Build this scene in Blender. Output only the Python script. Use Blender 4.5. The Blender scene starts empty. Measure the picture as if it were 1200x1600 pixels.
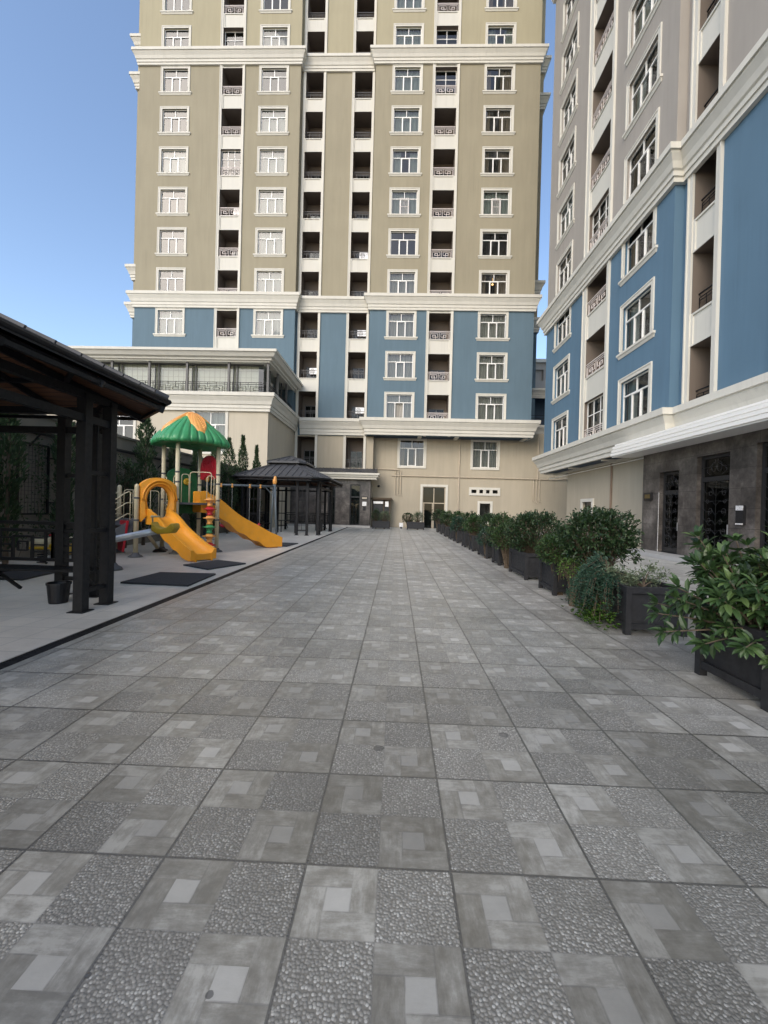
import bpy, bmesh, math, random
from mathutils import Vector, Matrix
R = math.radians
scene = bpy.context.scene
col = scene.collection

# ---------------------------------------------------------------- camera
PITCH, YAW, ROLL, F, H = -.005, .0295, .0257, 653.7, 1.486
def cam_axes():
    cy, sy = math.cos(YAW), math.sin(YAW)
    fw = Vector((-sy*math.cos(PITCH), cy*math.cos(PITCH), math.sin(PITCH)))
    r = Vector((cy, sy, 0)); u = r.cross(fw)
    return r*math.cos(ROLL)+u*math.sin(ROLL), -r*math.sin(ROLL)+u*math.cos(ROLL), fw
cr, cu, cf = cam_axes()
cd = bpy.data.cameras.new('camera'); cam = bpy.data.objects.new('camera', cd); col.objects.link(cam)
cam.matrix_world = Matrix(((cr.x, cu.x, -cf.x, 0), (cr.y, cu.y, -cf.y, 0), (cr.z, cu.z, -cf.z, H), (0, 0, 0, 1)))
cd.sensor_fit = 'VERTICAL'; cd.sensor_height = 24; cd.lens = 24*F/1600
cd.clip_start = .05; cd.clip_end = 3000
scene.camera = cam

# ---------------------------------------------------------------- sky, sun, exposure
SUN_EL, SUN_AZ = 34, 207         # low sun behind the camera, veiled by the buildings there; azimuth clockwise from +y
w = bpy.data.worlds.new('World'); scene.world = w; w.use_nodes = True
wn = w.node_tree; bg = wn.nodes['Background']; sk = wn.nodes.new('ShaderNodeTexSky')
sk.sky_type = 'NISHITA'; sk.sun_disc = False; sk.sun_elevation = R(SUN_EL); sk.sun_rotation = R(SUN_AZ)
sk.air_density = 1.0; sk.dust_density = 1.6; sk.ozone_density = 1.5
wn.links.new(sk.outputs[0], bg.inputs[0]); bg.inputs[1].default_value = .12
sl = bpy.data.lights.new('sun', 'SUN'); sl.energy = .4; sl.angle = R(30); sl.color = (1, .9, .76)
so = bpy.data.objects.new('sun', sl); col.objects.link(so)
sd = Vector((math.sin(R(SUN_AZ))*math.cos(R(SUN_EL)), math.cos(R(SUN_AZ))*math.cos(R(SUN_EL)), math.sin(R(SUN_EL))))
so.rotation_euler = sd.to_track_quat('Z', 'Y').to_euler(); so.location = (0, 0, 90)
vs = scene.view_settings; vs.view_transform = 'Standard'; vs.look = 'None'; vs.gamma = 1; vs.exposure = 1.3
scene.render.engine = 'CYCLES'

# ---------------------------------------------------------------- material helpers
class NT:
    """short-hand for building node trees"""
    def __init__(s, name):
        s.m = bpy.data.materials.new(name); s.m.use_nodes = True
        s.t = s.m.node_tree; s.b = s.t.nodes['Principled BSDF']; s.out = s.t.nodes['Material Output']
    def n(s, typ, **kw):
        nd = s.t.nodes.new(typ)
        for k, v in kw.items(): setattr(nd, k, v)
        return nd
    def l(s, a, b): s.t.links.new(a, b)
    def setin(s, sock, v):
        if hasattr(v, 'is_linked') or hasattr(v, 'links'): s.l(v, sock)
        else: sock.default_value = v
    def math(s, op, a, b=None, c=None, clamp=False):
        nd = s.n('ShaderNodeMath', operation=op); nd.use_clamp = clamp
        s.setin(nd.inputs[0], a)
        if b is not None: s.setin(nd.inputs[1], b)
        if c is not None: s.setin(nd.inputs[2], c)
        return nd.outputs[0]
    def mix(s, f, a, b, mode='MIX'):
        nd = s.n('ShaderNodeMix', data_type='RGBA', blend_type=mode)
        s.setin(nd.inputs[0], f); s.setin(nd.inputs[6], a); s.setin(nd.inputs[7], b)
        return nd.outputs[2]
    def ramp(s, v, stops):
        nd = s.n('ShaderNodeValToRGB'); s.setin(nd.inputs[0], v)
        el = nd.color_ramp.elements
        while len(el) < len(stops): el.new(.5)
        for e, (p, c) in zip(el, stops):
            e.position = p; e.color = (c, c, c, 1) if not hasattr(c, '__len__') else (*c[:3], 1)
        return nd.outputs[0]
    def noise(s, vec, scale, detail=3, rough=.55):
        nd = s.n('ShaderNodeTexNoise'); nd.inputs['Scale'].default_value = scale
        nd.inputs['Detail'].default_value = detail; nd.inputs['Roughness'].default_value = rough
        if vec is not None: s.l(vec, nd.inputs['Vector'])
        return nd.outputs[0]
    def objco(s): return s.n('ShaderNodeTexCoord').outputs['Object']
    def pos(s): return s.n('ShaderNodeNewGeometry').outputs['Position']
    def bump(s, h, strength=.3, dist=.01, prev=None):
        nd = s.n('ShaderNodeBump'); nd.inputs['Strength'].default_value = strength
        nd.inputs['Distance'].default_value = dist; s.l(h, nd.inputs['Height'])
        if prev is not None: s.l(prev, nd.inputs['Normal'])
        return nd.outputs[0]
    def base(s, c): s.setin(s.b.inputs['Base Color'], c)

def C4(c): return (c[0], c[1], c[2], 1)
def paint(name, c0, rough=.8, var=.06, grain=160, bump=.12, stain=.0, spec=.3):
    t = NT(name); p = t.pos()
    big = t.noise(p, .35, 4)
    mp = t.n('ShaderNodeMapping'); mp.inputs['Scale'].default_value = (2.2, 2.2, .25); t.l(p, mp.inputs[0])
    streak = t.noise(mp.outputs[0], 1.3, 4)
    f = t.math('ADD', t.math('MULTIPLY', big, .5), t.math('MULTIPLY', streak, .5))
    d = tuple(x*(1-var-stain) for x in c0); b = tuple(min(1, x*(1+var)) for x in c0)
    c = t.ramp(f, [(.33, d), (.62, b)])
    mq = t.n('ShaderNodeMapping'); mq.inputs['Scale'].default_value = (6, 6, .12); t.l(p, mq.inputs[0])
    run = t.math('MULTIPLY', t.ramp(t.noise(mq.outputs[0], 1.0, 4, .6), [(.52, 0), (.72, 1)]), t.ramp(t.noise(p, .5, 3), [(.45, 0), (.65, 1)]))
    c = t.mix(t.math('MULTIPLY', run, .24), c, tuple(x*.55 for x in c0)+(1,))
    t.base(c)
    t.b.inputs['Roughness'].default_value = rough; t.b.inputs['Specular IOR Level'].default_value = spec
    if bump:
        t.l(t.bump(t.noise(p, grain, 3, .7), bump, .004), t.b.inputs['Normal'])
    return t.m
def plain(name, c, rough=.5, metal=0, var=.08, scale=9, coat=0, spec=.5):
    t = NT(name); f = t.noise(t.objco(), scale, 4)
    t.base(t.ramp(f, [(.3, tuple(x*(1-var) for x in c)), (.7, tuple(min(1, x*(1+var)) for x in c))]))
    rr = t.ramp(t.noise(t.objco(), scale*1.7, 3), [(.3, max(0, rough-.08)), (.7, min(1, rough+.1))])
    t.l(rr, t.b.inputs['Roughness']); t.b.inputs['Metallic'].default_value = metal
    t.b.inputs['Coat Weight'].default_value = coat; t.b.inputs['Specular IOR Level'].default_value = spec
    return t.m

M = {}
M['taupe'] = paint('taupe_stucco', (.316, .284, .203), var=.045, bump=.5, grain=55, stain=.03)
M['cream'] = paint('cream_stucco', (.38, .342, .232), var=.04, bump=.5, grain=55, stain=.02)
M['greige'] = paint('greige_stucco', (0.361, 0.332, 0.295), var=.045, bump=.5, grain=55, stain=.03)
M['beige'] = paint('beige_stucco', (.43, .382, .295), var=.05, bump=.5, grain=55, stain=.04)
M['blue'] = paint('blue_stucco', (0.116, 0.176, 0.219), var=.05, bump=.5, grain=55, stain=.03)
M['podium'] = paint('pale_cream_stucco', (0.502, 0.454, 0.361), var=.04, bump=.5, grain=55, stain=.02)
M['blue_cool'] = paint('blue_stucco_cool_light', (.105, .185, .26), var=.05, bump=.5, grain=55, stain=.03)  # same paint as blue, the corner tower's cooler light put into its colour
M['trim'] = paint('white_plaster', (.645, .625, .555), rough=.65, var=.03, bump=.1, stain=.04)
M['white'] = paint('white_panel', (.615, .60, .535), rough=.6, var=.03, bump=.3, grain=60)
M['niche'] = paint('balcony_shaded_plaster', (.17, .14, .115), var=.06, bump=.3)  # wall paint darkened, the shade of the balcony recesses put into the colour
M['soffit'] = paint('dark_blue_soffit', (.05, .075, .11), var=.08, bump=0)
M['upvc'] = plain('white_upvc', (.85, .84, .80), .35, var=.02)
M['roomdark'] = plain('room_interior', (.10, .09, .08), .9)
M['iron'] = plain('dark_iron', (.010, .0105, .0125), .5, var=.3, scale=14, spec=.35)
M['graymetal'] = plain('grey_metal', (.10, .10, .10), .5, metal=.2)
M['pinkmetal'] = plain('painted_white_iron', (.75, .68, .64), .5, var=.05)
M['black'] = plain('black_plastic', (.012, .012, .014), .4)
M['pipe'] = plain('beige_pipe', (.50, .43, .33), .5, var=.06)
M['doorframe'] = plain('dark_door_metal', (.03, .031, .033), .35, metal=.3)
M['bright'] = plain('white_metal_edge', (.8, .8, .8), .3, metal=.3)
M['shingle'] = plain('dark_roof_sheet', (.06, .062, .068), .5, var=.15, scale=4)

def glass(name, tint, mixf, rough=.02):
    t = NT(name); t.t.nodes.remove(t.b)
    g = t.n('ShaderNodeBsdfGlossy'); g.inputs['Roughness'].default_value = rough
    g.inputs['Color'].default_value = (.95, .97, 1, 1)
    tr = t.n('ShaderNodeBsdfTransparent'); tr.inputs[0].default_value = C4(tint)
    lw = t.n('ShaderNodeFresnel'); lw.inputs[0].default_value = 1.5
    f = t.math('ADD', t.math('MULTIPLY', lw.outputs[0], .65), mixf, clamp=True)
    wob = t.bump(t.noise(t.pos(), .9, 2), .25, .02)
    t.l(wob, g.inputs['Normal'])
    mx = t.n('ShaderNodeMixShader'); t.l(f, mx.inputs[0]); t.l(tr.outputs[0], mx.inputs[1]); t.l(g.outputs[0], mx.inputs[2])
    t.l(mx.outputs[0], t.out.inputs[0]); return t.m
M['glass'] = glass('window_glass', (.66, .71, .71), .03)
M['glassr'] = glass('reflective_glass', (.45, .5, .5), .03)
M['glassd'] = glass('dark_door_glass', (.30, .36, .36), .0)
def curtain_mat(name, c):
    t = NT(name); p = t.pos()
    wv = t.n('ShaderNodeTexWave', wave_type='BANDS', bands_direction='DIAGONAL')
    mp = t.n('ShaderNodeMapping'); mp.inputs['Scale'].default_value = (1, 1, .02); t.l(p, mp.inputs[0])
    t.l(mp.outputs[0], wv.inputs['Vector']); wv.inputs['Scale'].default_value = 5.5; wv.inputs['Distortion'].default_value = 2.5
    t.base(t.ramp(wv.outputs['Fac'], [(0, tuple(x*.82 for x in c)), (1, c)])); t.b.inputs['Roughness'].default_value = .9
    return t.m
M['curtain'] = curtain_mat('sheer_curtain', (.34, .37, .34)); M['curtain2'] = curtain_mat('grey_curtain', (.42, .40, .36))
M['curtain3'] = curtain_mat('brown_curtain', (.25, .19, .14))

def lamp_mat():
    t = NT('lamp_glow'); t.b.inputs['Emission Color'].default_value = (1, .5, .16, 1); t.b.inputs['Emission Strength'].default_value = 1.6
    return t.m
M['lamp'] = lamp_mat()

def stone_mat():
    t = NT('brown_stone_cladding'); p = t.pos()
    sx = t.n('ShaderNodeSeparateXYZ'); t.l(p, sx.inputs[0])
    u = t.math('ADD', sx.outputs[0], sx.outputs[1])
    cx = t.n('ShaderNodeCombineXYZ'); t.l(u, cx.inputs[0]); t.l(sx.outputs[2], cx.inputs[1])
    br = t.n('ShaderNodeTexBrick'); t.l(cx.outputs[0], br.inputs['Vector'])
    br.offset = .5; br.inputs['Scale'].default_value = 1; br.inputs['Mortar Size'].default_value = .006
    br.inputs['Brick Width'].default_value = 1.2; br.inputs['Row Height'].default_value = .6
    br.inputs['Color1'].default_value = (1, 1, 1, 1); br.inputs['Color2'].default_value = (.6, .6, .6, 1); br.inputs['Mortar'].default_value = (0, 0, 0, 1)
    n1 = t.noise(p, 1.1, 5, .6); n2 = t.noise(p, 6, 6, .75)
    f = t.math('ADD', t.math('MULTIPLY', n1, .65), t.math('MULTIPLY', n2, .35))
    c = t.ramp(f, [(.38, (.035, .031, .029)), (.47, (.075, .067, .061)), (.54, (.115, .103, .094)), (.60, (.17, .155, .14)), (.70, (.25, .23, .21))])
    c = t.mix(.5, c, br.outputs['Color'], 'MULTIPLY')
    c = t.mix(br.outputs['Fac'], c, (.02, .018, .016, 1))
    t.base(c); t.b.inputs['Roughness'].default_value = .38
    t.l(t.bump(n2, .3, .01), t.b.inputs['Normal']); return t.m
M['stone'] = stone_mat()

def wood_mat():
    t = NT('brown_plank_soffit'); p = t.objco()
    sx = t.n('ShaderNodeSeparateXYZ'); t.l(p, sx.inputs[0])
    fr = t.math('FRACT', t.math('MULTIPLY', sx.outputs[1], 9.5))
    gap = t.math('LESS_THAN', fr, .1)
    mp = t.n('ShaderNodeMapping'); mp.inputs['Scale'].default_value = (1, 9, 9); t.l(p, mp.inputs[0])
    n = t.noise(mp.outputs[0], 2, 5)
    c = t.ramp(n, [(.3, (.10, .042, .022)), (.7, (.20, .095, .05))])
    t.base(t.mix(gap, c, (.03, .015, .01, 1))); t.b.inputs['Roughness'].default_value = .6
    return t.m
M['wood'] = wood_mat()

# paving: 0.6 m slabs in a 2x2 check of pebble panels and pinwheel panels
def paving_mat():
    t = NT('pebble_and_slab_paving'); p = t.pos()
    sx = t.n('ShaderNodeSeparateXYZ'); t.l(p, sx.inputs[0])
    X = t.math('DIVIDE', t.math('ADD', sx.outputs[0], .337+60), .6); Y = t.math('DIVIDE', t.math('ADD', sx.outputs[1], -1.7295+60), .6)
    fx, fy = t.math('FRACT', X), t.math('FRACT', Y)
    ix, iy = t.math('FLOOR', X), t.math('FLOOR', Y)
    def rnd(a, b, k):
        cb = t.n('ShaderNodeCombineXYZ'); t.l(a, cb.inputs[0]); t.l(b, cb.inputs[1]); cb.inputs[2].default_value = k
        wnz = t.n('ShaderNodeTexWhiteNoise', noise_dimensions='3D'); t.l(cb.outputs[0], wnz.inputs[0]); return wnz.outputs[0]
    rs = rnd(ix, iy, 1.3)
    qx, qy = t.math('GREATER_THAN', fx, .5), t.math('GREATER_THAN', fy, .5)
    # plates (pinwheel) where far-left or near-right quarter
    plate = t.math('ABSOLUTE', t.math('SUBTRACT', qx, qy))
    u, v = t.math('FRACT', t.math('MULTIPLY', fx, 2)), t.math('FRACT', t.math('MULTIPLY', fy, 2))
    def inside(c, a, b):
        return t.math('MULTIPLY', t.math('GREATER_THAN', c, a), t.math('LESS_THAN', c, b))
    sq = t.math('MULTIPLY', inside(u, .34, .67), inside(v, .34, .67))
    # pinwheel groove lines
    def near(c, k, wd): return t.math('LESS_THAN', t.math('ABSOLUTE', t.math('SUBTRACT', c, k)), wd)
    W = .012
    g1 = t.math('MULTIPLY', near(u, .34, W), t.math('LESS_THAN', v, .67))
    g2 = t.math('MULTIPLY', near(v, .67, W), t.math('LESS_THAN', u, .67))
    g3 = t.math('MULTIPLY', near(u, .67, W), t.math('GREATER_THAN', v, .34))
    g4 = t.math('MULTIPLY', near(v, .34, W), t.math('GREATER_THAN', u, .34))
    groove = t.math('MAXIMUM', t.math('MAXIMUM', g1, g2), t.math('MAXIMUM', g3, g4))
    # which of the four boards: random tint
    a1 = t.math('MULTIPLY', t.math('LESS_THAN', u, .34), t.math('LESS_THAN', v, .67))
    a3 = t.math('MULTIPLY', t.math('GREATER_THAN', u, .67), t.math('GREATER_THAN', v, .34))
    a2 = t.math('MULTIPLY', t.math('GREATER_THAN', v, .67), t.math('LESS_THAN', u, .67))
    bid = t.math('ADD', t.math('ADD', a1, t.math('MULTIPLY', a2, 2)), t.math('MULTIPLY', a3, 3))
    rb = rnd(t.math('ADD', ix, t.math('MULTIPLY', bid, 7.3)), t.math('ADD', iy, qx), 4.1)
    mpa = t.n('ShaderNodeMapping'); mpa.inputs['Scale'].default_value = (1, .22, 1); t.l(p, mpa.inputs[0])
    mpb = t.n('ShaderNodeMapping'); mpb.inputs['Scale'].default_value = (.22, 1, 1); t.l(p, mpb.inputs[0])
    vert_board = t.math('ADD', a1, a3, clamp=True)
    ga = t.noise(mpa.outputs[0], 38, 6, .75); gb = t.noise(mpb.outputs[0], 38, 6, .75)
    mm = t.n('ShaderNodeMix', data_type='FLOAT'); t.l(vert_board, mm.inputs[0]); t.l(gb, mm.inputs[2]); t.l(ga, mm.inputs[3])
    cleft = mm.outputs[0]
    blot = t.noise(p, 11, 6, .7)
    pf = t.math('ADD', t.math('MULTIPLY', cleft, .38), t.math('ADD', t.math('MULTIPLY', blot, .50), t.math('MULTIPLY', rb, .12)))
    platec = t.ramp(pf, [(.40, (.21, .193, .158)), (.47, (.28, .262, .222)), (.53, (.36, .342, .30)), (.60, (.50, .48, .43))])
    sqc = t.ramp(t.math('ADD', t.math('MULTIPLY', blot, .6), t.math('MULTIPLY', rs, .4)), [(.3, (.38, .365, .33)), (.7, (.53, .51, .465))])
    platec = t.mix(sq, platec, sqc)
    platec = t.mix(t.math('MULTIPLY', groove, t.ramp(t.noise(p, 7, 3), [(.42, .05), (.6, .55)])), platec, (.18, .17, .155, 1))
    # pebbles
    vo = t.n('ShaderNodeTexVoronoi', feature='F1', distance='EUCLIDEAN'); vo.inputs['Scale'].default_value = 84; t.l(p, vo.inputs['Vector'])
    vo.voronoi_dimensions = '2D'; vo.inputs['Randomness'].default_value = .85
    dome = t.math('SUBTRACT', 1, t.math('MULTIPLY', t.math('POWER', vo.outputs['Distance'], 2.0), 3.2), clamp=True)
    sc = t.n('ShaderNodeSeparateColor'); t.l(vo.outputs['Color'], sc.inputs[0])
    wear = t.noise(p, 3.2, 3)
    pebv = t.math('MULTIPLY', sc.outputs[0], t.ramp(wear, [(.35, .75), (.65, 1.0)]))
    peb = t.ramp(pebv, [(0, (.25, .238, .21)), (.6, (.36, .342, .305)), (1, (.72, .70, .65))])
    pebc = t.mix(t.ramp(dome, [(.2, 0), (.62, 1)]), (.215, .20, .172, 1), peb)
    wr = t.math('MULTIPLY', t.ramp(t.noise(p, 1.9, 5, .6), [(.55, 0), (.68, 1)]), .55)
    pebc = t.mix(wr, pebc, (.21, .196, .168, 1))
    c = t.mix(plate, pebc, platec)
    rq = rnd(t.math('ADD', ix, t.math('MULTIPLY', qx, .37)), t.math('ADD', iy, t.math('MULTIPLY', qy, .61)), 9.7)
    c = t.mix(1, c, t.ramp(rq, [(0, .84), (.5, 1.0), (1, 1.12)]), 'MULTIPLY')
    # slab joints
    ex = t.math('MINIMUM', fx, t.math('SUBTRACT', 1, fx)); ey = t.math('MINIMUM', fy, t.math('SUBTRACT', 1, fy))
    jt = t.math('LESS_THAN', t.math('MINIMUM', ex, ey), .0092)
    jt2 = t.math('LESS_THAN', t.math('MINIMUM', ex, ey), .016)
    hx = t.math('MINIMUM', t.math('MINIMUM', u, t.math('SUBTRACT', 1, u)), t.math('MINIMUM', v, t.math('SUBTRACT', 1, v)))
    hj = t.math('MULTIPLY', t.math('LESS_THAN', hx, .012), .35)
    c = t.mix(hj, c, (.16, .15, .14, 1))
    # slab to slab tint and blotchy dirt
    tint = t.ramp(rs, [(0, .84), (1, 1.10)])
    c = t.mix(1, c, tint, 'MULTIPLY')
    dirt = t.ramp(t.noise(p, .55, 5, .6), [(.32, (.80, .79, .77)), (.6, (1.04, 1.04, 1.04))])
    c = t.mix(1, c, dirt, 'MULTIPLY')
    d2 = t.ramp(t.noise(p, 2.6, 6, .7), [(.3, (.82, .81, .79)), (.55, (1.03, 1.03, 1.03))])
    c = t.mix(.8, c, d2, 'MULTIPLY')
    jd = t.ramp(t.noise(p, 1.7, 4), [(.35, .7), (.65, 1)])
    c = t.mix(t.math('MULTIPLY', jt, jd), c, (.085, .08, .07, 1))
    c = t.mix(1, c, (.75, .76, .75, 1), 'MULTIPLY')
    # two small dark stains
    for sxx, syy, rr in ((-.07, 2.6, .035), (.76, 2.82, .035), (-.53, 1.25, .012), (-.93, 1.28, .01)):
        dx = t.math('SUBTRACT', sx.outputs[0], sxx); dy = t.math('SUBTRACT', sx.outputs[1], syy)
        dd = t.math('SQRT', t.math('ADD', t.math('MULTIPLY', dx, dx), t.math('MULTIPLY', dy, dy)))
        dd = t.math('ADD', dd, t.math('MULTIPLY', t.math('SUBTRACT', blot, .5), rr*1.4))
        c = t.mix(t.math('MULTIPLY', t.math('LESS_THAN', dd, rr), .75), c, (.03, .028, .025, 1))
    t.base(c)
    rgh = t.mix(plate, t.ramp(pebv, [(0, .5), (1, .25)]), t.ramp(blot, [(.3, .45), (.7, .30)]))
    t.l(rgh, t.b.inputs['Roughness']); t.b.inputs['Specular IOR Level'].default_value = .75
    hpeb = t.math('MULTIPLY', dome, t.math('SUBTRACT', 1, plate))
    hpl = t.math('MULTIPLY', t.math('ADD', t.math('MULTIPLY', cleft, .5), t.math('MULTIPLY', groove, -.5)), plate)
    hh = t.math('SUBTRACT', t.math('ADD', hpeb, hpl), t.math('MULTIPLY', jt, 1.2))
    shw = t.math('MULTIPLY', t.math('MULTIPLY', t.ramp(rs, [(0, .62), (1, 1.0)]), t.ramp(rq, [(0, .78), (1, 1.0)])), t.math('SUBTRACT', 1, t.math('MULTIPLY', jt2, .95)))
    shw = t.math('MULTIPLY', shw, t.math('ADD', .72, t.math('MULTIPLY', sq, .28)))
    t.l(t.math('MULTIPLY', shw, 1.05), t.b.inputs['Sheen Weight']); t.b.inputs['Sheen Roughness'].default_value = .35; t.b.inputs['Sheen Tint'].default_value = (.88, .89, .9, 1)
    t.b.inputs['Coat Weight'].default_value = 1.0; t.b.inputs['Coat Roughness'].default_value = .38; t.b.inputs['Coat IOR'].default_value = 1.5
    nrm = t.bump(hh, .55, .004)
    t.l(nrm, t.b.inputs['Normal']); return t.m
M['paving'] = paving_mat()

def playpave_mat():
    t = NT('small_pinkish_pavers'); p = t.pos()
    br = t.n('ShaderNodeTexBrick'); t.l(p, br.inputs['Vector']); br.offset = 0
    br.inputs['Scale'].default_value = 1; br.inputs['Brick Width'].default_value = .4; br.inputs['Row Height'].default_value = .4
    br.inputs['Mortar Size'].default_value = .006
    br.inputs['Color1'].default_value = (.58, .515, .44, 1); br.inputs['Color2'].default_value = (.46, .415, .36, 1); br.inputs['Mortar'].default_value = (.17, .155, .145, 1)
    ch = t.n('ShaderNodeTexChecker'); ch.inputs['Scale'].default_value = 10; t.l(p, ch.inputs['Vector'])
    n = t.ramp(t.noise(p, .9, 6, .7), [(.36, (.66, .64, .62)), (.62, (1.05, 1.05, 1.05))])
    n2 = t.ramp(t.noise(p, 60, 4, .7), [(.3, (.85, .85, .85)), (.7, (1.1, 1.1, 1.1))])
    c = t.mix(1, br.outputs['Color'], n, 'MULTIPLY'); c = t.mix(1, c, n2, 'MULTIPLY')
    t.base(c); t.b.inputs['Roughness'].default_value = .42; t.b.inputs['Coat Weight'].default_value = .5; t.b.inputs['Coat Roughness'].default_value = .3; t.b.inputs['Sheen Weight'].default_value = .9; t.b.inputs['Sheen Roughness'].default_value = .35
    t.l(t.bump(t.noise(p, 120, 3, .7), .3, .004), t.b.inputs['Normal']); return t.m
M['playpave'] = playpave_mat()
M['groundm'] = paint('dusty_ground', (.20, .185, .16), var=.15)
M['rubber'] = plain('rubber_mat', (.035, .037, .040), .85, var=.25, scale=30)
M['kerbstone'] = paint('pale_step_stone', (.42, .42, .41), rough=.5, var=.06)
M['wall'] = paint('grey_boundary_plaster', (.22, .205, .175), var=.09, bump=.5, grain=60, stain=.05)
def plastic(name, c): 
    t = NT(name); f = t.noise(t.objco(), 3, 4)
    cc = t.ramp(f, [(.3, tuple(x*.85 for x in c)), (.7, c)])
    sc_ = t.math('MULTIPLY', t.ramp(t.noise(t.objco(), 9, 6, .75), [(.56, 0), (.68, 1)]), .28)
    t.base(t.mix(sc_, cc, tuple(x*.5+.22 for x in c)+(1,)))
    t.l(t.ramp(t.noise(t.objco(), 14, 5, .7), [(.35, .30), (.65, .55)]), t.b.inputs['Roughness']); t.b.inputs['Subsurface Weight'].default_value = 0
    t.l(t.bump(t.noise(t.objco(), 60, 2), .06, .003), t.b.inputs['Normal']); return t.m
M['orange'] = plastic('orange_plastic', (.95, .40, .03)); M['green'] = plastic('green_plastic', (.05, .30, .11))
M['dgreen'] = plastic('dark_green_plastic', (.01, .12, .035)); M['red'] = plastic('red_plastic', (.55, .02, .035))
M['corn'] = plastic('corn_yellow_plastic', (.85, .40, .10)); M['yellow'] = plastic('yellow_plastic', (.55, .35, .02))
M['post'] = plain('cream_painted_steel', (.60, .53, .35), .4, var=.05); M['steel'] = plain('silver_steel', (.60, .60, .58), .35, metal=.5)
M['bluegrey'] = plain('blue_grey_steel', (.10, .125, .14), .4, var=.1)
M['footgrey'] = plain('grey_rubber_foot', (.10, .105, .11), .7)

def leaf_mat(name, dark, light, rough=.42, hue=None):
    t = NT(name); g = t.n('ShaderNodeNewGeometry')
    t.base(t.ramp(g.outputs['Random Per Island'], [(0, dark), (.7, light), (1, hue or tuple(x*1.25 for x in light))]))
    t.b.inputs['Roughness'].default_value = rough
    t.b.inputs['Transmission Weight'].default_value = 0
    tl = t.n('ShaderNodeBsdfTranslucent'); tl.inputs[0].default_value = C4(tuple(x*1.1 for x in light))
    mx = t.n('ShaderNodeMixShader'); mx.inputs[0].default_value = .22
    t.l(t.b.outputs[0], mx.inputs[1]); t.l(tl.outputs[0], mx.inputs[2]); t.l(mx.outputs[0], t.out.inputs[0]); return t.m
M['leaf_broad'] = leaf_mat('broad_leaf', (.018, .042, .014), (.05, .10, .032), hue=(.10, .16, .05))
M['leaf_dark'] = leaf_mat('dark_shrub_leaf', (.012, .030, .012), (.035, .070, .026), hue=(.07, .11, .045))
M['leaf_mid'] = leaf_mat('mid_shrub_leaf', (.018, .045, .014), (.05, .10, .03), hue=(.10, .15, .05))
M['leaf_jun'] = leaf_mat('juniper_spray', (.015, .045, .028), (.04, .09, .055), .6)
M['leaf_lime'] = leaf_mat('lime_trailing_leaf', (.04, .10, .015), (.10, .19, .035))
M['leaf_cyp'] = leaf_mat('cypress_spray', (.018, .040, .016), (.04, .075, .028), .7)
M['leaf_grey'] = leaf_mat('grey_green_fern', (.07, .10, .055), (.15, .19, .11), .6)
M['bark'] = plain('brown_bark', (.10, .075, .05), .85, var=.3, scale=20)
M['soil'] = plain('potting_soil', (.04, .03, .022), .95, var=.3, scale=20)
M['planter'] = plain('black_planter_wood', (.018, .019, .022), .55, var=.3, scale=12)

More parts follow.
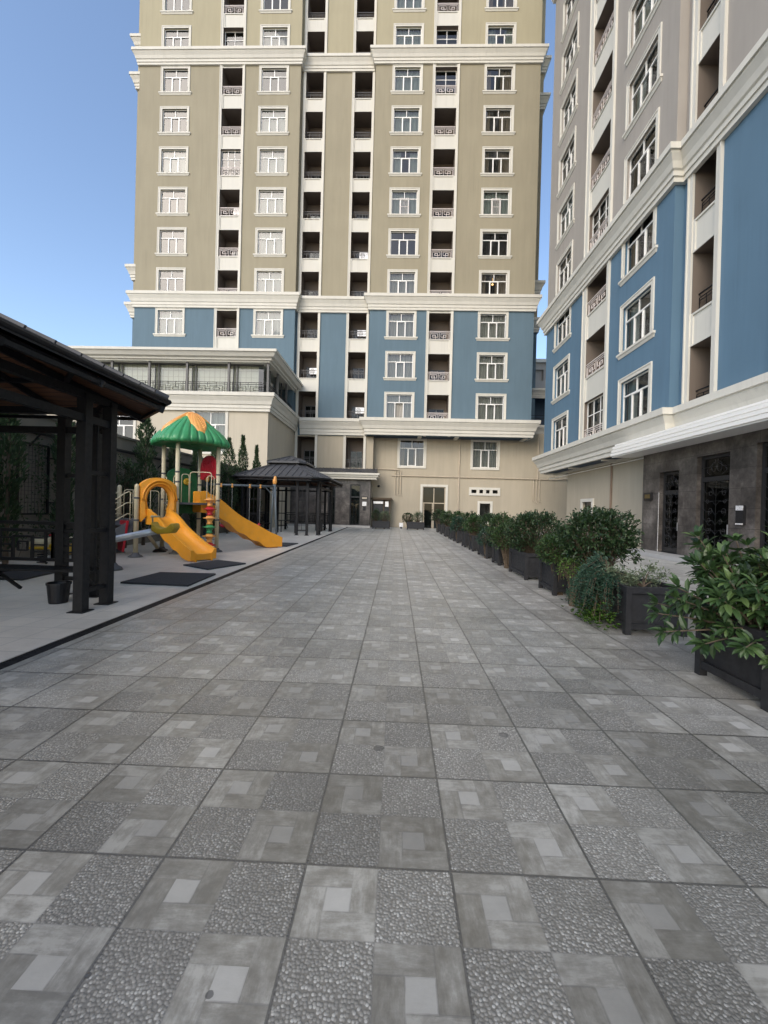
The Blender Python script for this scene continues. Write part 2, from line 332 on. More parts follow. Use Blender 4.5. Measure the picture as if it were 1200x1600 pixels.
# ---------------------------------------------------------------- mesh helpers
class MB:
    def __init__(s): s.v = []; s.f = []; s.fm = []; s.k = 0; s.sm = False
    def add(s, vs_, fs):
        o = len(s.v); s.v += [tuple(x) for x in vs_]; s.f += [tuple(i+o for i in f) for f in fs]; s.fm += [s.k]*len(fs)
        return s
    def quad(s, a, b, c, d): return s.add((a, b, c, d), ((0, 1, 2, 3),))
    def box(s, x0, x1, y0, y1, z0, z1):
        if x1 < x0: x0, x1 = x1, x0
        if y1 < y0: y0, y1 = y1, y0
        return s.add([(x0, y0, z0), (x1, y0, z0), (x1, y1, z0), (x0, y1, z0), (x0, y0, z1), (x1, y0, z1), (x1, y1, z1), (x0, y1, z1)],
                     [(0, 3, 2, 1), (4, 5, 6, 7), (0, 1, 5, 4), (1, 2, 6, 5), (2, 3, 7, 6), (3, 0, 4, 7)])
    def bar(s, p, q, w_, h_=None, up=(0, 0, 1)):
        h_ = w_ if h_ is None else h_
        p, q = Vector(p), Vector(q); d = (q-p).normalized(); up = Vector(up)
        if abs(d.dot(up)) > .98: up = Vector((1, 0, 0))
        a = d.cross(up).normalized()*w_/2; b = a.cross(d).normalized()*h_/2
        vv = [p-a-b, p+a-b, p+a+b, p-a+b, q-a-b, q+a-b, q+a+b, q-a+b]
        return s.add(vv, [(0, 3, 2, 1), (4, 5, 6, 7), (0, 1, 5, 4), (1, 2, 6, 5), (2, 3, 7, 6), (3, 0, 4, 7)])
    def tube(s, pts, r, n=10, cap=True):
        pts = [Vector(p) for p in pts]; rr = r if hasattr(r, '__len__') else [r]*len(pts)
        o = len(s.v); up = Vector((0, 0, 1)); pa = None
        for i, p in enumerate(pts):
            d = (pts[min(i+1, len(pts)-1)]-pts[max(i-1, 0)]).normalized()
            if pa is None: pa = d.cross(Vector((0, 0, 1)) if abs(d.z) < .95 else Vector((1, 0, 0))).normalized()
            else: pa = (pa-d*pa.dot(d)).normalized()
            b = d.cross(pa)
            for k in range(n):
                a = 2*math.pi*k/n; s.v.append(tuple(p+(pa*math.cos(a)+b*math.sin(a))*rr[i]))
        for i in range(len(pts)-1):
            for k in range(n):
                k2 = (k+1) % n
                s.f.append((o+i*n+k, o+i*n+k2, o+(i+1)*n+k2, o+(i+1)*n+k)); s.fm.append(s.k)
        if cap:
            s.f.append(tuple(o+k for k in reversed(range(n)))); s.fm.append(s.k)
            s.f.append(tuple(o+(len(pts)-1)*n+k for k in range(n))); s.fm.append(s.k)
        return s
    def lathe(s, c, prof, n=16):
        o = len(s.v); c = Vector(c)
        for r, z in prof:
            for k in range(n):
                a = 2*math.pi*k/n; s.v.append((c.x+r*math.cos(a), c.y+r*math.sin(a), c.z+z))
        for i in range(len(prof)-1):
            for k in range(n):
                k2 = (k+1) % n; s.f.append((o+i*n+k, o+i*n+k2, o+(i+1)*n+k2, o+(i+1)*n+k)); s.fm.append(s.k)
        s.f.append(tuple(o+k for k in reversed(range(n)))); s.fm.append(s.k)
        s.f.append(tuple(o+(len(prof)-1)*n+k for k in range(n))); s.fm.append(s.k)
        return s
    def prism(s, poly, z0, z1):
        n = len(poly); o = len(s.v)
        s.v += [(x, y, z0) for x, y in poly]+[(x, y, z1) for x, y in poly]
        s.f += [tuple(o+k for k in reversed(range(n))), tuple(o+n+k for k in range(n))]+[(o+k, o+(k+1) % n, o+n+(k+1) % n, o+n+k) for k in range(n)]
        s.fm += [s.k]*(n+2); return s
    def sweep(s, path, prof, caps=True):
        """profile (outward, z) along a plan polyline; outward is to the right of travel"""
        n = len(path); P = [Vector(p) for p in path]; offs = []
        for i in range(n):
            d0 = (P[i]-P[i-1]).normalized() if i > 0 else (P[1]-P[0]).normalized()
            d1 = (P[i+1]-P[i]).normalized() if i < n-1 else d0
            n0 = Vector((d0.y, -d0.x)); n1 = Vector((d1.y, -d1.x)); m_ = (n0+n1)
            m_ = m_/m_.dot(n0) if m_.length > 1e-6 else n0
            offs.append(m_)
        o = len(s.v); k = len(prof)
        for i in range(n):
            for (a, z) in prof: s.v.append((P[i].x+offs[i].x*a, P[i].y+offs[i].y*a, z))
        for i in range(n-1):
            for j in range(k):
                j2 = (j+1) % k; s.f.append((o+i*k+j, o+(i+1)*k+j, o+(i+1)*k+j2, o+i*k+j2)); s.fm.append(s.k)
        if caps:
            s.f.append(tuple(o+j for j in range(k))); s.f.append(tuple(o+(n-1)*k+j for j in reversed(range(k)))); s.fm += [s.k]*2
        return s
    def build(s, name, mat, parent=None, off=(0, 0, 0), loc=(0, 0, 0), rz=0, smooth=False, bevel=0, link=True):
        me = bpy.data.meshes.new(name)
        ox, oy, oz = off
        me.from_pydata([(x-ox, y-oy, z-oz) for x, y, z in s.v], [], s.f)
        for m_ in (mat if isinstance(mat, (list, tuple)) else [mat]): me.materials.append(m_)
        for p, k in zip(me.polygons, s.fm): p.material_index = k; p.use_smooth = smooth or s.sm
        me.update()
        o = bpy.data.objects.new(name, me); col.objects.link(o)
        if parent is not None: o.parent = parent
        o.location = loc; o.rotation_euler = (0, 0, rz)
        if bevel:
            b = o.modifiers.new('bevel', 'BEVEL'); b.width = bevel; b.segments = 2; b.limit_method = 'ANGLE'; b.angle_limit = R(40)
        return o
def empty(name, loc=(0, 0, 0), rz=0):
    o = bpy.data.objects.new(name, None); col.objects.link(o); o.location = loc; o.rotation_euler = (0, 0, rz); o.empty_display_size = .3; return o
def tag(o, label=None, cat=None, group=None, kind=None):
    if label: o['label'] = label
    if cat: o['category'] = cat
    if group: o['group'] = group
    if kind: o['kind'] = kind
    return o
KIDS = {}
def copy_tree(o, parent=None):
    c = o.copy(); col.objects.link(c)
    if parent is not None: c.parent = parent
    for ch in [k for k in o.children]: copy_tree(ch, c)
    return c

# ================================================================ THE SETTING
g = MB(); g.box(-400, 400, -300, 500, -.5, -.02); tag(g.build('ground', M['groundm']), kind='structure')
g = MB(); g.add([(-3.35, -14, 0), (16, -14, 0), (16, 36.5, 0), (-3.9, 36.5, 0), (-3.38, 0, 0)], [(0, 1, 2, 3, 4)])
tag(g.build('plaza_paving', M['paving']), kind='structure')
g = MB(); g.add([(-9.5, -14, 0), (-3.5, -14, 0), (-3.53, 0, 0), (-4.05, 36.5, 0), (-9.5, 36.5, 0)], [(0, 1, 2, 3, 4)])
tag(g.build('playground_paving', M['playpave']), kind='structure')
g = MB()
g.add([(-3.50, -14, -.03), (-3.35, -14, -.03), (-3.38, 0, -.03), (-3.9, 36.5, -.03), (-4.05, 36.5, -.03), (-3.53, 0, -.03)], [(0, 1, 2, 3, 4, 5)])
for i in range(0, 1180):
    y = -.5+i*.03
    x = -3.385-.0142*max(y, 0)
    g.box(x-.135, x-.012, y, y+.014, -.03, -.004)
g.box(-3.395, -3.385, -14, 0, -.03, .001)
tag(g.build('drainage_channel', M['iron']), 'long dark slotted drain grating between the slab plaza and the play area', 'drain')

# ---------------------------------------------------------------- shared facade pieces
def fretwork(mb, x0, x1, z0, z1, y, w_=.03, style=0):
    """rail panel: outer frame and nested key pattern"""
    def seg(a, b): mb.bar((a[0], y, a[1]), (b[0], y, b[1]), w_, w_)
    for a, b in (((x0, z0), (x1, z0)), ((x0, z1), (x1, z1)), ((x0, z0), (x0, z1)), ((x1, z0), (x1, z1))): seg(a, b)
    W_, H_ = x1-x0, z1-z0
    if style == 0:
        xm = (x0+x1)/2; seg((xm, z0), (xm, z1))
        for s0, s1 in ((x0, xm), (xm, x1)):
            sgn = 1 if s0 == x0 else -1
            a = s0+.12*W_/2 if sgn > 0 else s1-.12*W_/2
            L = W_/2
            t_ = lambda k: (a+sgn*k*L)
            seg((t_(0), z0), (t_(0), z1-.18*H_)); seg((t_(0), z1-.18*H_), (t_(.72), z1-.18*H_)); seg((t_(.72), z1-.18*H_), (t_(.72), z0+.3*H_))
            seg((t_(.2), z0+.3*H_), (t_(.72), z0+.3*H_)); seg((t_(.2), z0+.3*H_), (t_(.2), z0+.62*H_)); seg((t_(.2), z0+.62*H_), (t_(.5), z0+.62*H_))
            seg((t_(.5), z0+.62*H_), (t_(.5), z0))
            mb.tube([(t_(.36)+.09*H_*2*math.cos(q/10*6.283), y, z0+.45*H_+.09*H_*2*math.sin(q/10*6.283)) for q in range(11)], .012, 4, False)
    else:
        n = max(3, int(W_/.28))
        for i in range(1, n): seg((x0+W_*i/n, z0), (x0+W_*i/n, z1))
        seg((x0, z1-.2*H_), (x1, z1-.2*H_))

GW, GH = 2.12, 2.0
def make_window(mat_frame, gw, gh, curtain=0, grille=False, open_sash=False, sill=True, ac=False):
    """origin: top centre of the glass, wall face at y=0, outward is -y"""
    h = gw/2
    s = MB(); t_ = .18
    s.box(-h-t_, -h, -.035, .02, -gh, t_); s.box(h, h+t_, -.035, .02, -gh, t_); s.box(-h, h, -.035, .02, 0, t_)
    s.box(-h-t_-.02, -h-t_+.04, -.06, .02, -gh+.12, t_+.02); s.box(h+t_-.04, h+t_+.02, -.06, .02, -gh+.12, t_+.02); s.box(-h-t_+.04, h+t_-.04, -.06, .02, t_-.04, t_+.02)
    if sill:
        s.sweep([(-h-t_-.05, .02), (-h-t_-.05, 0), (h+t_+.05, 0), (h+t_+.05, .02)], [(0, -gh-.23), (.03, -gh-.23), (.08, -gh-.10), (.11, -gh-.10), (.11, -gh), (0, -gh)])
    else: s.box(-h-t_, h+t_, -.07, .02, -gh-t_, -gh)
    root = s.build('window', M['trim'])
    f = MB(); b = .052; y0, y1 = .10, .17
    for x in (-h, h-b): f.box(x, x+b, y0, y1, -gh, 0)
    f.box(-h+b, h-b, y0, y1, -b, 0); f.box(-h+b, h-b, y0, y1, -gh, -gh+b)
    tz = -gh*.31
    f.box(-h+b, h-b, y0-.01, y1, tz-.06, tz); f.box(-.028, .028, y0, y1, tz, -b)
    for x in (-gw*.165, gw*.165): f.box(x-.032, x+.032, y0-.004, y1, -gh+b, tz-.06)
    if not open_sash:
        x0, x1 = -gw*.165+.032, gw*.165-.032
        f.box(x0, x0+.035, y0-.02, y1, -gh+b, tz-.06); f.box(x1-.035, x1, y0-.02, y1, -gh+b, tz-.06)
        f.box(x0+.035, x1-.035, y0-.02, y1, tz-.10, tz-.06); f.box(x0+.035, x1-.035, y0-.02, y1, -gh+b, -gh+b+.04)
    f.build('frame', mat_frame, root)
    p = MB()
    if open_sash:
        p.quad((-h, .135, -gh), (-gw*.165, .135, -gh), (-gw*.165, .135, tz-.04), (-h, .135, tz-.04)); p.quad((gw*.165, .135, -gh), (h, .135, -gh), (h, .135, tz-.04), (gw*.165, .135, tz-.04))
        p.quad((-h, .135, tz-.04), (h, .135, tz-.04), (h, .135, 0), (-h, .135, 0))
    else: p.quad((-h, .135, -gh), (h, .135, -gh), (h, .135, 0), (-h, .135, 0))
    p.build('pane', M['glassr'] if curtain == 9 else M['glass'], root)
    if curtain in (1, 2, 3, 4, 5):
        c = MB()
        def drape(a, b_, z0=-gh, z1=0):
            n = max(4, int((b_-a)/.07)); prev = None
            for i in range(n+1):
                x = a+(b_-a)*i/n; y = .34+.035*math.sin(i*2.1)+.02*math.sin(i*.9)
                if prev: c.quad((prev[0], prev[1], z0), (x, y, z0), (x, y, z1), (prev[0], prev[1], z1))
                prev = (x, y)
        if curtain == 1: drape(-h, h)
        elif curtain == 2: drape(-h, -h*.35); drape(h*.35, h)
        elif curtain == 3: drape(-h, h, -gh*.99)
        elif curtain == 4: drape(-h, -h*.6); drape(h*.15, h)
        elif curtain == 5: drape(-h, h, -gh*.34)
        c.build('curtain', {1: M['curtain'], 2: M['curtain'], 3: M['curtain2'], 4: M['curtain3'], 5: M['curtain2']}[curtain], root)
    if grille:
        q = MB(); a = gw*.165+.03
        for x in [-a+i*a/4 for i in range(9)]: q.box(x-.008, x+.008, .02, .036, -gh+.05, tz-.02)
        for z in (-gh+.05, -gh*.66, tz-.02): q.box(-a, a, .012, .03, z-.014, z+.014)
        q.build('grille', M['pinkmetal'], root)
    return root
win_cache = {}
def place_window(parent, x, y, z, kind, gw=GW, gh=GH, sill=True, label=None):
    key = (kind, gw, gh, sill)
    if key not in win_cache:
        cur, gr, op = {'sheer': (1, 0, 0), 'side': (2, 0, 0), 'grey': (3, 0, 0), 'brown': (4, 0, 0), 'dark': (0, 0, 0), 'grille': (1, 1, 0), 'open': (3, 0, 1), 'half': (5, 0, 0), 'refl': (9, 0, 0)}[kind]
        o = make_window(M['upvc'], gw, gh, cur, gr, op, sill); win_cache[key] = o; c = o
    else: c = copy_tree(win_cache[key])
    c.parent = parent; c.location = (x, y, z)
    if label: c['label'] = label
    return c

def make_balcony(wd, h, ph, rail, glazed=0, depth=1.5, ptag=None):
    """origin: top centre of the opening at wall face"""
    a = wd/2; n = MB()
    i_ = a-.004; t0 = -.004; y0_ = .002
    n.quad((-i_, y0_, -h), (-i_, depth, -h), (-i_, depth, t0), (-i_, y0_, t0)); n.quad((i_, y0_, -h), (i_, y0_, t0), (i_, depth, t0), (i_, depth, -h))
    n.quad((-i_, y0_, t0), (-i_, depth, t0), (i_, depth, t0), (i_, y0_, t0)); n.quad((-i_, y0_, -h+.004), (i_, y0_, -h+.004), (i_, depth, -h+.004), (-i_, depth, -h+.004))
    n.quad((-i_, depth, -h), (i_, depth, -h), (i_, depth, t0), (-i_, depth, t0))
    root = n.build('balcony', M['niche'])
    d = MB(); d.k = 0
    x0 = -a+.25; x1 = a-.2
    d.box(x0, x0+.06, depth-.07, depth-.01, -h, -h*.34); d.box(x1-.06, x1, depth-.07, depth-.01, -h, -h*.38); d.box(x0+.06, x1-.06, depth-.07, depth-.01, -h*.38-.06, -h*.38)
    xm = (x0+x1)/2; d.box(xm-.03, xm+.03, depth-.07, depth-.01, -h, -h*.38-.06); d.box(x0+.06, xm-.03, depth-.07, depth-.01, -h*.62, -h*.62+.05); d.box(xm+.03, x1-.06, depth-.07, depth-.01, -h*.62, -h*.62+.05)
    d.k = 1; d.box(x0, x1, depth-.035, depth-.02, -h, -h*.38)
    d.build('door', [M['graymetal'], M['glassd']], root)
    if ph:
        q = MB(); zb = -h-ph
        q.box(-a, a, .03, .12, zb, -h); q.box(-a, -a+.10, -.02, .03, zb, -h); q.box(a-.10, a, -.02, .03, zb, -h)
        q.box(-a+.10, a-.10, -.02, .03, -h-.07, -h); q.box(-a+.10, a-.10, -.02, .03, zb, zb+.05)
        q.build('parapet', M['white'], root)
    r = MB()
    if rail == 'white':
        r.bar((-a+.01, .05, -h+.70), (a-.01, .05, -h+.70), .05, .04); fretwork(r, -a+.06, a-.06, -h+.06, -h+.60, .05, .026, 0)
        r.build('railing', M['pinkmetal'], root)
    else:
        r.bar((-a+.01, .25, -h+.72), (a-.01, .25, -h+.72), .05, .04); fretwork(r, -a+.04, a-.04, -h+.06, -h+.58, .25, .022, 1)
        r.build('railing', M['iron'] if rail == 'iron' else M['graymetal'], root)
    if glazed:
        f = MB(); yy = .16 if glazed == 1 else .3; zb = -h if glazed == 2 else -h
        f.box(-a, -a+.06, yy, yy+.06, zb, 0); f.box(a-.06, a, yy, yy+.06, zb, 0); f.box(-a+.06, a-.06, yy, yy+.06, -.06, 0); f.box(-a+.06, a-.06, yy, yy+.06, -h*.36, -h*.36+.05)
        for k in ((-.33, .33) if glazed == 1 else (-.0,)): f.box(k*a-.025, k*a+.025, yy, yy+.06, zb, -.06)
        fr = f.build('glazing', M['upvc'], root)
        p = MB(); p.quad((-a, yy+.03, -h), (a, yy+.03, -h), (a, yy+.03, 0), (-a, yy+.03, 0)); p.build('pane', M['glassr'], fr) if False else p.build('pane', M['glassr'], root)
    return root
bal_cache = {}
def place_balcony(parent, x, y, z, wd, h, ph, rail, glazed=0):
    key = (wd, h, round(ph, 3), rail, glazed)
    if key not in bal_cache: c = bal_cache[key] = make_balcony(*key)
    else: c = copy_tree(bal_cache[key])
    c.parent = parent; c.location = (x, y, z); return c

def facade(mb, x0, x1, z0, z1, y, holes, depth=.28):
    """front skin with openings and their reveals, outward -y"""
    hs = [(max(a, x0), min(b, x1), max(c, z0), min(d, z1)) for a, b, c, d in holes if b > x0 and a < x1 and d > z0 and c < z1]
    xs = sorted({x0, x1, *[h_[0] for h_ in hs], *[h_[1] for h_ in hs]})
    for i in range(len(xs)-1):
        a, b = xs[i], xs[i+1]; m_ = (a+b)/2
        cuts = sorted([(h_[2], h_[3]) for h_ in hs if h_[0] <= m_ <= h_[1]]); z = z0
        for c, d in cuts:
            if c > z: mb.quad((a, y, z), (b, y, z), (b, y, c), (a, y, c))
            z = max(z, d)
        if z < z1: mb.quad((a, y, z), (b, y, z), (b, y, z1), (a, y, z1))
    for a, b, c, d in hs:
        e = y+depth
        mb.quad((a, y, c), (a, e, c), (a, e, d), (a, y, d)); mb.quad((b, y, c), (b, y, d), (b, e, d), (b, e, c))
        mb.quad((a, y, d), (a, e, d), (b, e, d), (b, y, d)); mb.quad((a, y, c), (b, y, c), (b, e, c), (a, e, c))

def cornice_prof(z0, z1, w_=.5):
    h = z1-z0
    return [(0, z0), (w_*.28, z0), (w_*.28, z0+h*.17), (w_*.38, z0+h*.17), (w_*.38, z0+h*.33), (w_*.50, z0+h*.37), (w_*.62, z0+h*.55), (w_*.86, z0+h*.74), (w_*.86, z0+h*.80), (w_, z0+h*.80), (w_, z1), (0, z1)]

# ================================================================ TOWER A (facing the camera)
ta = empty('apartment_tower', (-22.7, 35, 0))
tag(ta, 'tall beige apartment tower with blue lower floors closing the far end of the courtyard', 'apartment block')
OA = (-22.7, 35, 0)
def AX(x): return x+22.7
STEP = 3.397
TA = lambda k: 34.93-STEP*(k-3)
ROWS = list(range(-1, 11))
colsW = {'A': -19.6, 'C': -11.2, 'F': 0.0, 'H': 7.6}
kindsA = {'A': ['sheer', 'refl', 'refl', 'refl', 'refl', 'sheer', 'refl', 'refl', 'refl', 'sheer'], 'C': ['refl', 'refl', 'grey', 'refl', 'sheer', 'sheer', 'sheer', 'sheer', 'sheer', 'sheer'],
          'F': ['grey', 'sheer', 'sheer', 'sheer', 'sheer', 'side', 'grille', 'refl', 'grey', 'grey', 'grey', 'open'],
          'H': ['dark', 'brown', 'side', 'brown', 'brown', 'brown', 'grille', 'dark', 'brown', 'grey', 'grey', 'grey']}
balA = {'B': (-14.72, 1.72, 'white', 0.0), 'G': (3.2, 1.8, 'white', 0.0), 'D': (-7.86, 1.5, 'dark', .6), 'E': (-3.7, 1.5, 'dark', .6)}
glz = {('B', 1): 2, ('B', 4): 1, ('G', 1): 2, ('G', 2): 2}
holes = {'L': [], 'C': [], 'R': []}
for cname, x in colsW.items():
    for k in ROWS:
        if cname in 'AC' and k > 8: continue
        if TA(k)-GH < 7: continue
        sec = 'L' if cname in 'AC' else 'R'
        z = TA(k); holes[sec].append((AX(x)-GW/2, AX(x)+GW/2, z-GH, z))
        ks = kindsA[cname]; i = k+1
        place_window(ta, AX(x), 0, z, ks[i % len(ks)])
for cname, (x, wd, rail, dy) in balA.items():
    for k in list(ROWS)+([11] if cname in 'DE' else []):
        if cname == 'B' and k > 9: continue
        z = TA(k) + (.02 if cname in 'BG' else .30)
        h = 2.2 if cname in 'BG' else 2.25
        sec = {'B': 'L', 'G': 'R', 'D': 'C', 'E': 'C'}[cname]
        if cname == 'G' and k > 10: continue
        if k == 11: h = 2.6; z = 7.6
        ph = STEP-h
        if k == 10 and cname in 'DE': h = 2.3; z = TA(k)+.30; ph = 0
        if k == 11: ph = 0
        if k == 10 and cname == 'G': ph = 0
        holes[sec].append((AX(x)-wd/2, AX(x)+wd/2, z-h-ph, z))
        place_balcony(ta, AX(x), dy, z, wd, h, ph, rail, glz.get((cname, k), 0))
ZTOP = 50.2
zones = [(7.7, 18.6, 'blue'), (18.6, 39.0, 'taupe'), (39.0, ZTOP, 'cream')]
for z0, z1, mt in zones:
    mb = MB()
    facade(mb, 0, AX(-8.95), z0 if z0 > 8 else 9.0, z1, 0, holes['L'])
    facade(mb, AX(-8.95), AX(-2.65), z0, z1, .6, holes['C'])
    facade(mb, AX(-2.65), AX(10.95), z0, z1, 0, holes['R'])
    xl, xr = AX(-8.95), AX(-2.65)
    mb.quad((xl, 0, z0), (xl, .6, z0), (xl, .6, z1), (xl, 0, z1)); mb.quad((xr, .6, z0), (xr, 0, z0), (xr, 0, z1), (xr, .6, z1))
    # side walls and the wider rear blocks
    mb.box(0, .25, .01, 2.2, z0, z1); mb.box(AX(10.95)-.25, AX(10.95), .01, 4.2, z0, z1)
    mb.box(-1.45, 0, 2.0, 20, z0, z1); mb.box(AX(10.95), AX(12.5), 4.0, 20, z0, z1)
    mb.build('wall', M[mt], ta)
mb = MB(); facade(mb, AX(-8.95), AX(-2.1), 0, 7.7, .6, holes['C']); mb.box(AX(-2.1)-.02, AX(-2.1), .61, 1.5, 0, 7.7)
ghol = [(AX(1.22)-GW/2, AX(1.22)+GW/2, 5.35, 7.66), (AX(7.55)-GW/2, AX(7.55)+GW/2, 5.35, 7.66), (AX(2.04)+.2, AX(4.42)-.2, 0, 3.6), (AX(6.45), AX(8.72), 3.14, 3.44), (AX(7.2), AX(8.1), .7, 2.26)]
facade(mb, AX(-2.1), AX(16), 0, 8.4, 1.5, ghol)
mb.build('wall', M['beige'], ta)['label'] = 'beige ground floor wall'
mb = MB(); mb.box(.3, AX(10.9)-.3, 2.2, 20, 0, ZTOP-.1); mb.box(AX(10.9), AX(16), 1.9, 4, 0, 8.3)
mb.build('interior', M['roomdark'], ta)
for (xa, xb) in ((AX(-22.7)-1.4, AX(12.4)),):
    mb = MB(); mb.box(xa, xb, .2, 19.9, ZTOP-.05, ZTOP); mb.build('roof', M['roomdark'], ta)
# strips beside balconies
mb = MB()
for cname, (x, wd, rail, dy) in balA.items():
    zb = {'B': 9.0, 'G': 7.7, 'D': 4.8, 'E': 4.8}[cname]
    for sgn in (-1, 1):
        mb = MB(); xe = AX(x)+sgn*wd/2; t_ = .21
        mb.box(xe if sgn > 0 else xe-t_, xe+t_ if sgn > 0 else xe, dy-.07, dy, zb, ZTOP)
        xo = xe+sgn*t_; mb.box(min(xo, xo-sgn*.06), max(xo, xo-sgn*.06), dy-.11, dy-.07, zb, ZTOP)
        mb.build('pilaster', M['trim'], ta)
pathA = [(0, 2.0), (0, 0), (AX(-8.95), 0), (AX(-8.95), .6), (AX(-2.65), .6), (AX(-2.65), 0), (AX(10.95), 0), (AX(10.95), 4.0)]
for z0, z1 in ((18.15, 19.37), (38.55, 39.7)):
    mb = MB(); mb.sweep(pathA, cornice_prof(z0, z1, .48)); mb.build('cornice', M['trim'], ta)
    for dz in (0, 3.35):
        mb = MB(); mb.sweep([(-1.45, 20), (-1.45, 2.0), (-.02, 2.0)], cornice_prof(z0+dz, z1+dz, .5)); mb.build('cornice', M['trim'], ta)
        mb = MB(); mb.sweep([(AX(11.0), 4.0), (AX(12.5), 4.0), (AX(12.5), 20)], cornice_prof(z0+dz, z1+dz, .5)); mb.build('cornice', M['trim'], ta)
mb = MB(); mb.sweep([(AX(-8.4), .6), (AX(-2.65), .6), (AX(-2.65), 0), (AX(10.95), 0), (AX(10.95), 1.5)], cornice_prof(7.75, 9.1, .6)); mb.build('cornice', M['trim'], ta)
# overhang soffit with beams
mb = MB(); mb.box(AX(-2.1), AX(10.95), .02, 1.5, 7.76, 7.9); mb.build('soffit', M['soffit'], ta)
mb = MB()
for x in (1.8, 4.9, 10.6): mb.box(AX(x)-.16, AX(x)+.16, .05, 1.45, 7.66, 7.755)
mb.build('soffit_beam', M['trim'], ta)
for x, kd in ((1.22, 'brown'), (7.55, 'grey')): place_window(ta, AX(x), 1.5, 7.66, kd, GW, 2.31, False)
# big glazed door and service windows
x0, x1 = AX(2.04)+.2, AX(4.42)-.2
mb = MB(); mb.box(x0-.2, x0, 1.42, 1.52, 0, 3.8); mb.box(x1, x1+.2, 1.42, 1.52, 0, 3.8); mb.box(x0, x1, 1.42, 1.52, 3.6, 3.8); d = mb.build('glazed_door', M['trim'], ta)
mb = MB(); xm = (x0+x1)/2
for a, b, c, e in ((x0, x0+.07, 0, 3.6), (x1-.07, x1, 0, 3.6), (xm-.035, xm+.035, 0, 3.6), (x0+.07, x1-.07, 3.53, 3.6)): mb.box(a, b, 1.58, 1.64, c, e)
mb.box(x0+.07, xm-.035, 1.582, 1.638, 2.15, 2.22); mb.box(xm+.035, x1-.07, 1.582, 1.638, 2.15, 2.22)
mb.box(x0+.1, x0+.17, 1.57, 1.63, 0, 2.15); mb.box(xm-.14, xm-.07, 1.57, 1.63, 0, 2.15); mb.build('frame', M['pipe'], d)
mb = MB(); mb.quad((x0, 1.61, 0), (x1, 1.61, 0), (x1, 1.61, 3.6), (x0, 1.61, 3.6)); mb.build('pane', M['glassd'], d)
mb = MB(); x0, x1 = AX(6.45), AX(8.72)
mb.box(x0-.2, x1+.2, 1.42, 1.5, 3.44, 3.64); mb.box(x0-.2, x1+.2, 1.42, 1.5, 2.94, 3.14); mb.box(x0-.2, x0, 1.42, 1.5, 3.14, 3.44); mb.box(x1, x1+.2, 1.42, 1.5, 3.14, 3.44)
for i in range(1, 4): xx = x0+(x1-x0)*i/4; mb.box(xx-.13, xx+.13, 1.45, 1.56, 3.14, 3.44)
sw = mb.build('service_window', M['trim'], ta)
mb = MB(); mb.quad((x0, 1.6, 3.14), (x1, 1.6, 3.14), (x1, 1.6, 3.44), (x0, 1.6, 3.44)); mb.build('pane', M['glassr'], sw)
mb = MB(); x0, x1 = AX(7.2), AX(8.1)
mb.box(x0-.2, x0, 1.42, 1.52, .5, 2.46); mb.box(x1, x1+.2, 1.42, 1.52, .5, 2.46); mb.box(x0, x1, 1.42, 1.52, 2.26, 2.46); mb.box(x0, x1, 1.42, 1.52, .5, .7)
sw = mb.build('service_window', M['trim'], ta)
mb = MB(); mb.quad((x0, 1.6, .7), (x1, 1.6, .7), (x1, 1.6, 2.26), (x0, 1.6, 2.26)); mb.build('pane', M['glassr'], sw)
# pipes
mb = MB(); py = 1.42
mb.tube([(AX(-.5), py, 4.5), (AX(13.6), py, 4.45), (AX(14.6), py-.1, 4.55)], .05, 8)
mb.tube([(AX(-2.1), py, 5.05), (AX(.1), py, 5.0)], .04, 8)
mb.tube([(AX(5.35), py+.02, 8.2), (AX(5.35), py+.02, .1)], .055, 8)
mb.tube([(AX(12.1), py+.02, 8.2), (AX(12.1), py+.02, 4.4)], .055, 8)
for xx, zt, zb in ((-.15, 5.0, 2.95), (.1, 5.0, 2.9), (.32, 5.0, 2.9), (11.75, 4.4, 2.6), (12.0, 4.4, 2.5), (12.25, 4.4, 2.6)):
    mb.tube([(AX(xx), py-.02, zt), (AX(xx), py-.02, zb), (AX(xx)+.12, py-.04, zb-.12)], .035, 6)
mb.build('gas_pipe', M['pipe'], ta)
# right hand low wing with its terrace
mb = MB(); mb.box(AX(10.95), AX(19), 4.1, 8, 0, 8.4); mb.build('rear_wing', M['beige'], ta)
mb = MB(); mb.sweep([(AX(10.9), 4.1), (AX(19), 4.1)], cornice_prof(8.4, 9.6, .5)); mb.build('cornice', M['trim'], ta); mb = MB(); mb.sweep([(AX(10.9), 4.1), (AX(19), 4.1)], cornice_prof(12.15, 12.95, .5)); mb.build('cornice', M['trim'], ta)
mb = MB(); mb.box(AX(12.52), AX(19), 5.4, 8, 9.6, 12.9); mb.box(AX(12.52), AX(19), 4.1, 5.4, 12.5, 12.9); mb.build('terrace_glazing', M['soffit'], ta)
mb = MB()
for i in range(4): mb.bar((AX(11), 4.0, 9.8+i*.25), (AX(19), 4.0, 9.8+i*.25), .03)
mb.build('terrace_railing', M['iron'], ta)
# lit lamps behind two of the windows
for x, z, r in ((0.35, TA(7)-1.72, .10), (7.6, TA(7)-.62, .09)):
    mb = MB(); mb.lathe((AX(x), .62, z), [(.01, -r), (r*.8, -r*.5), (r, 0), (r*.7, r*.6), (.01, r)], 10); mb.tube([(AX(x), .62, z+r*.9), (AX(x), .62, z+.55)], .01, 5); mb.build('ceiling_lamp', M['lamp'], ta, smooth=True)

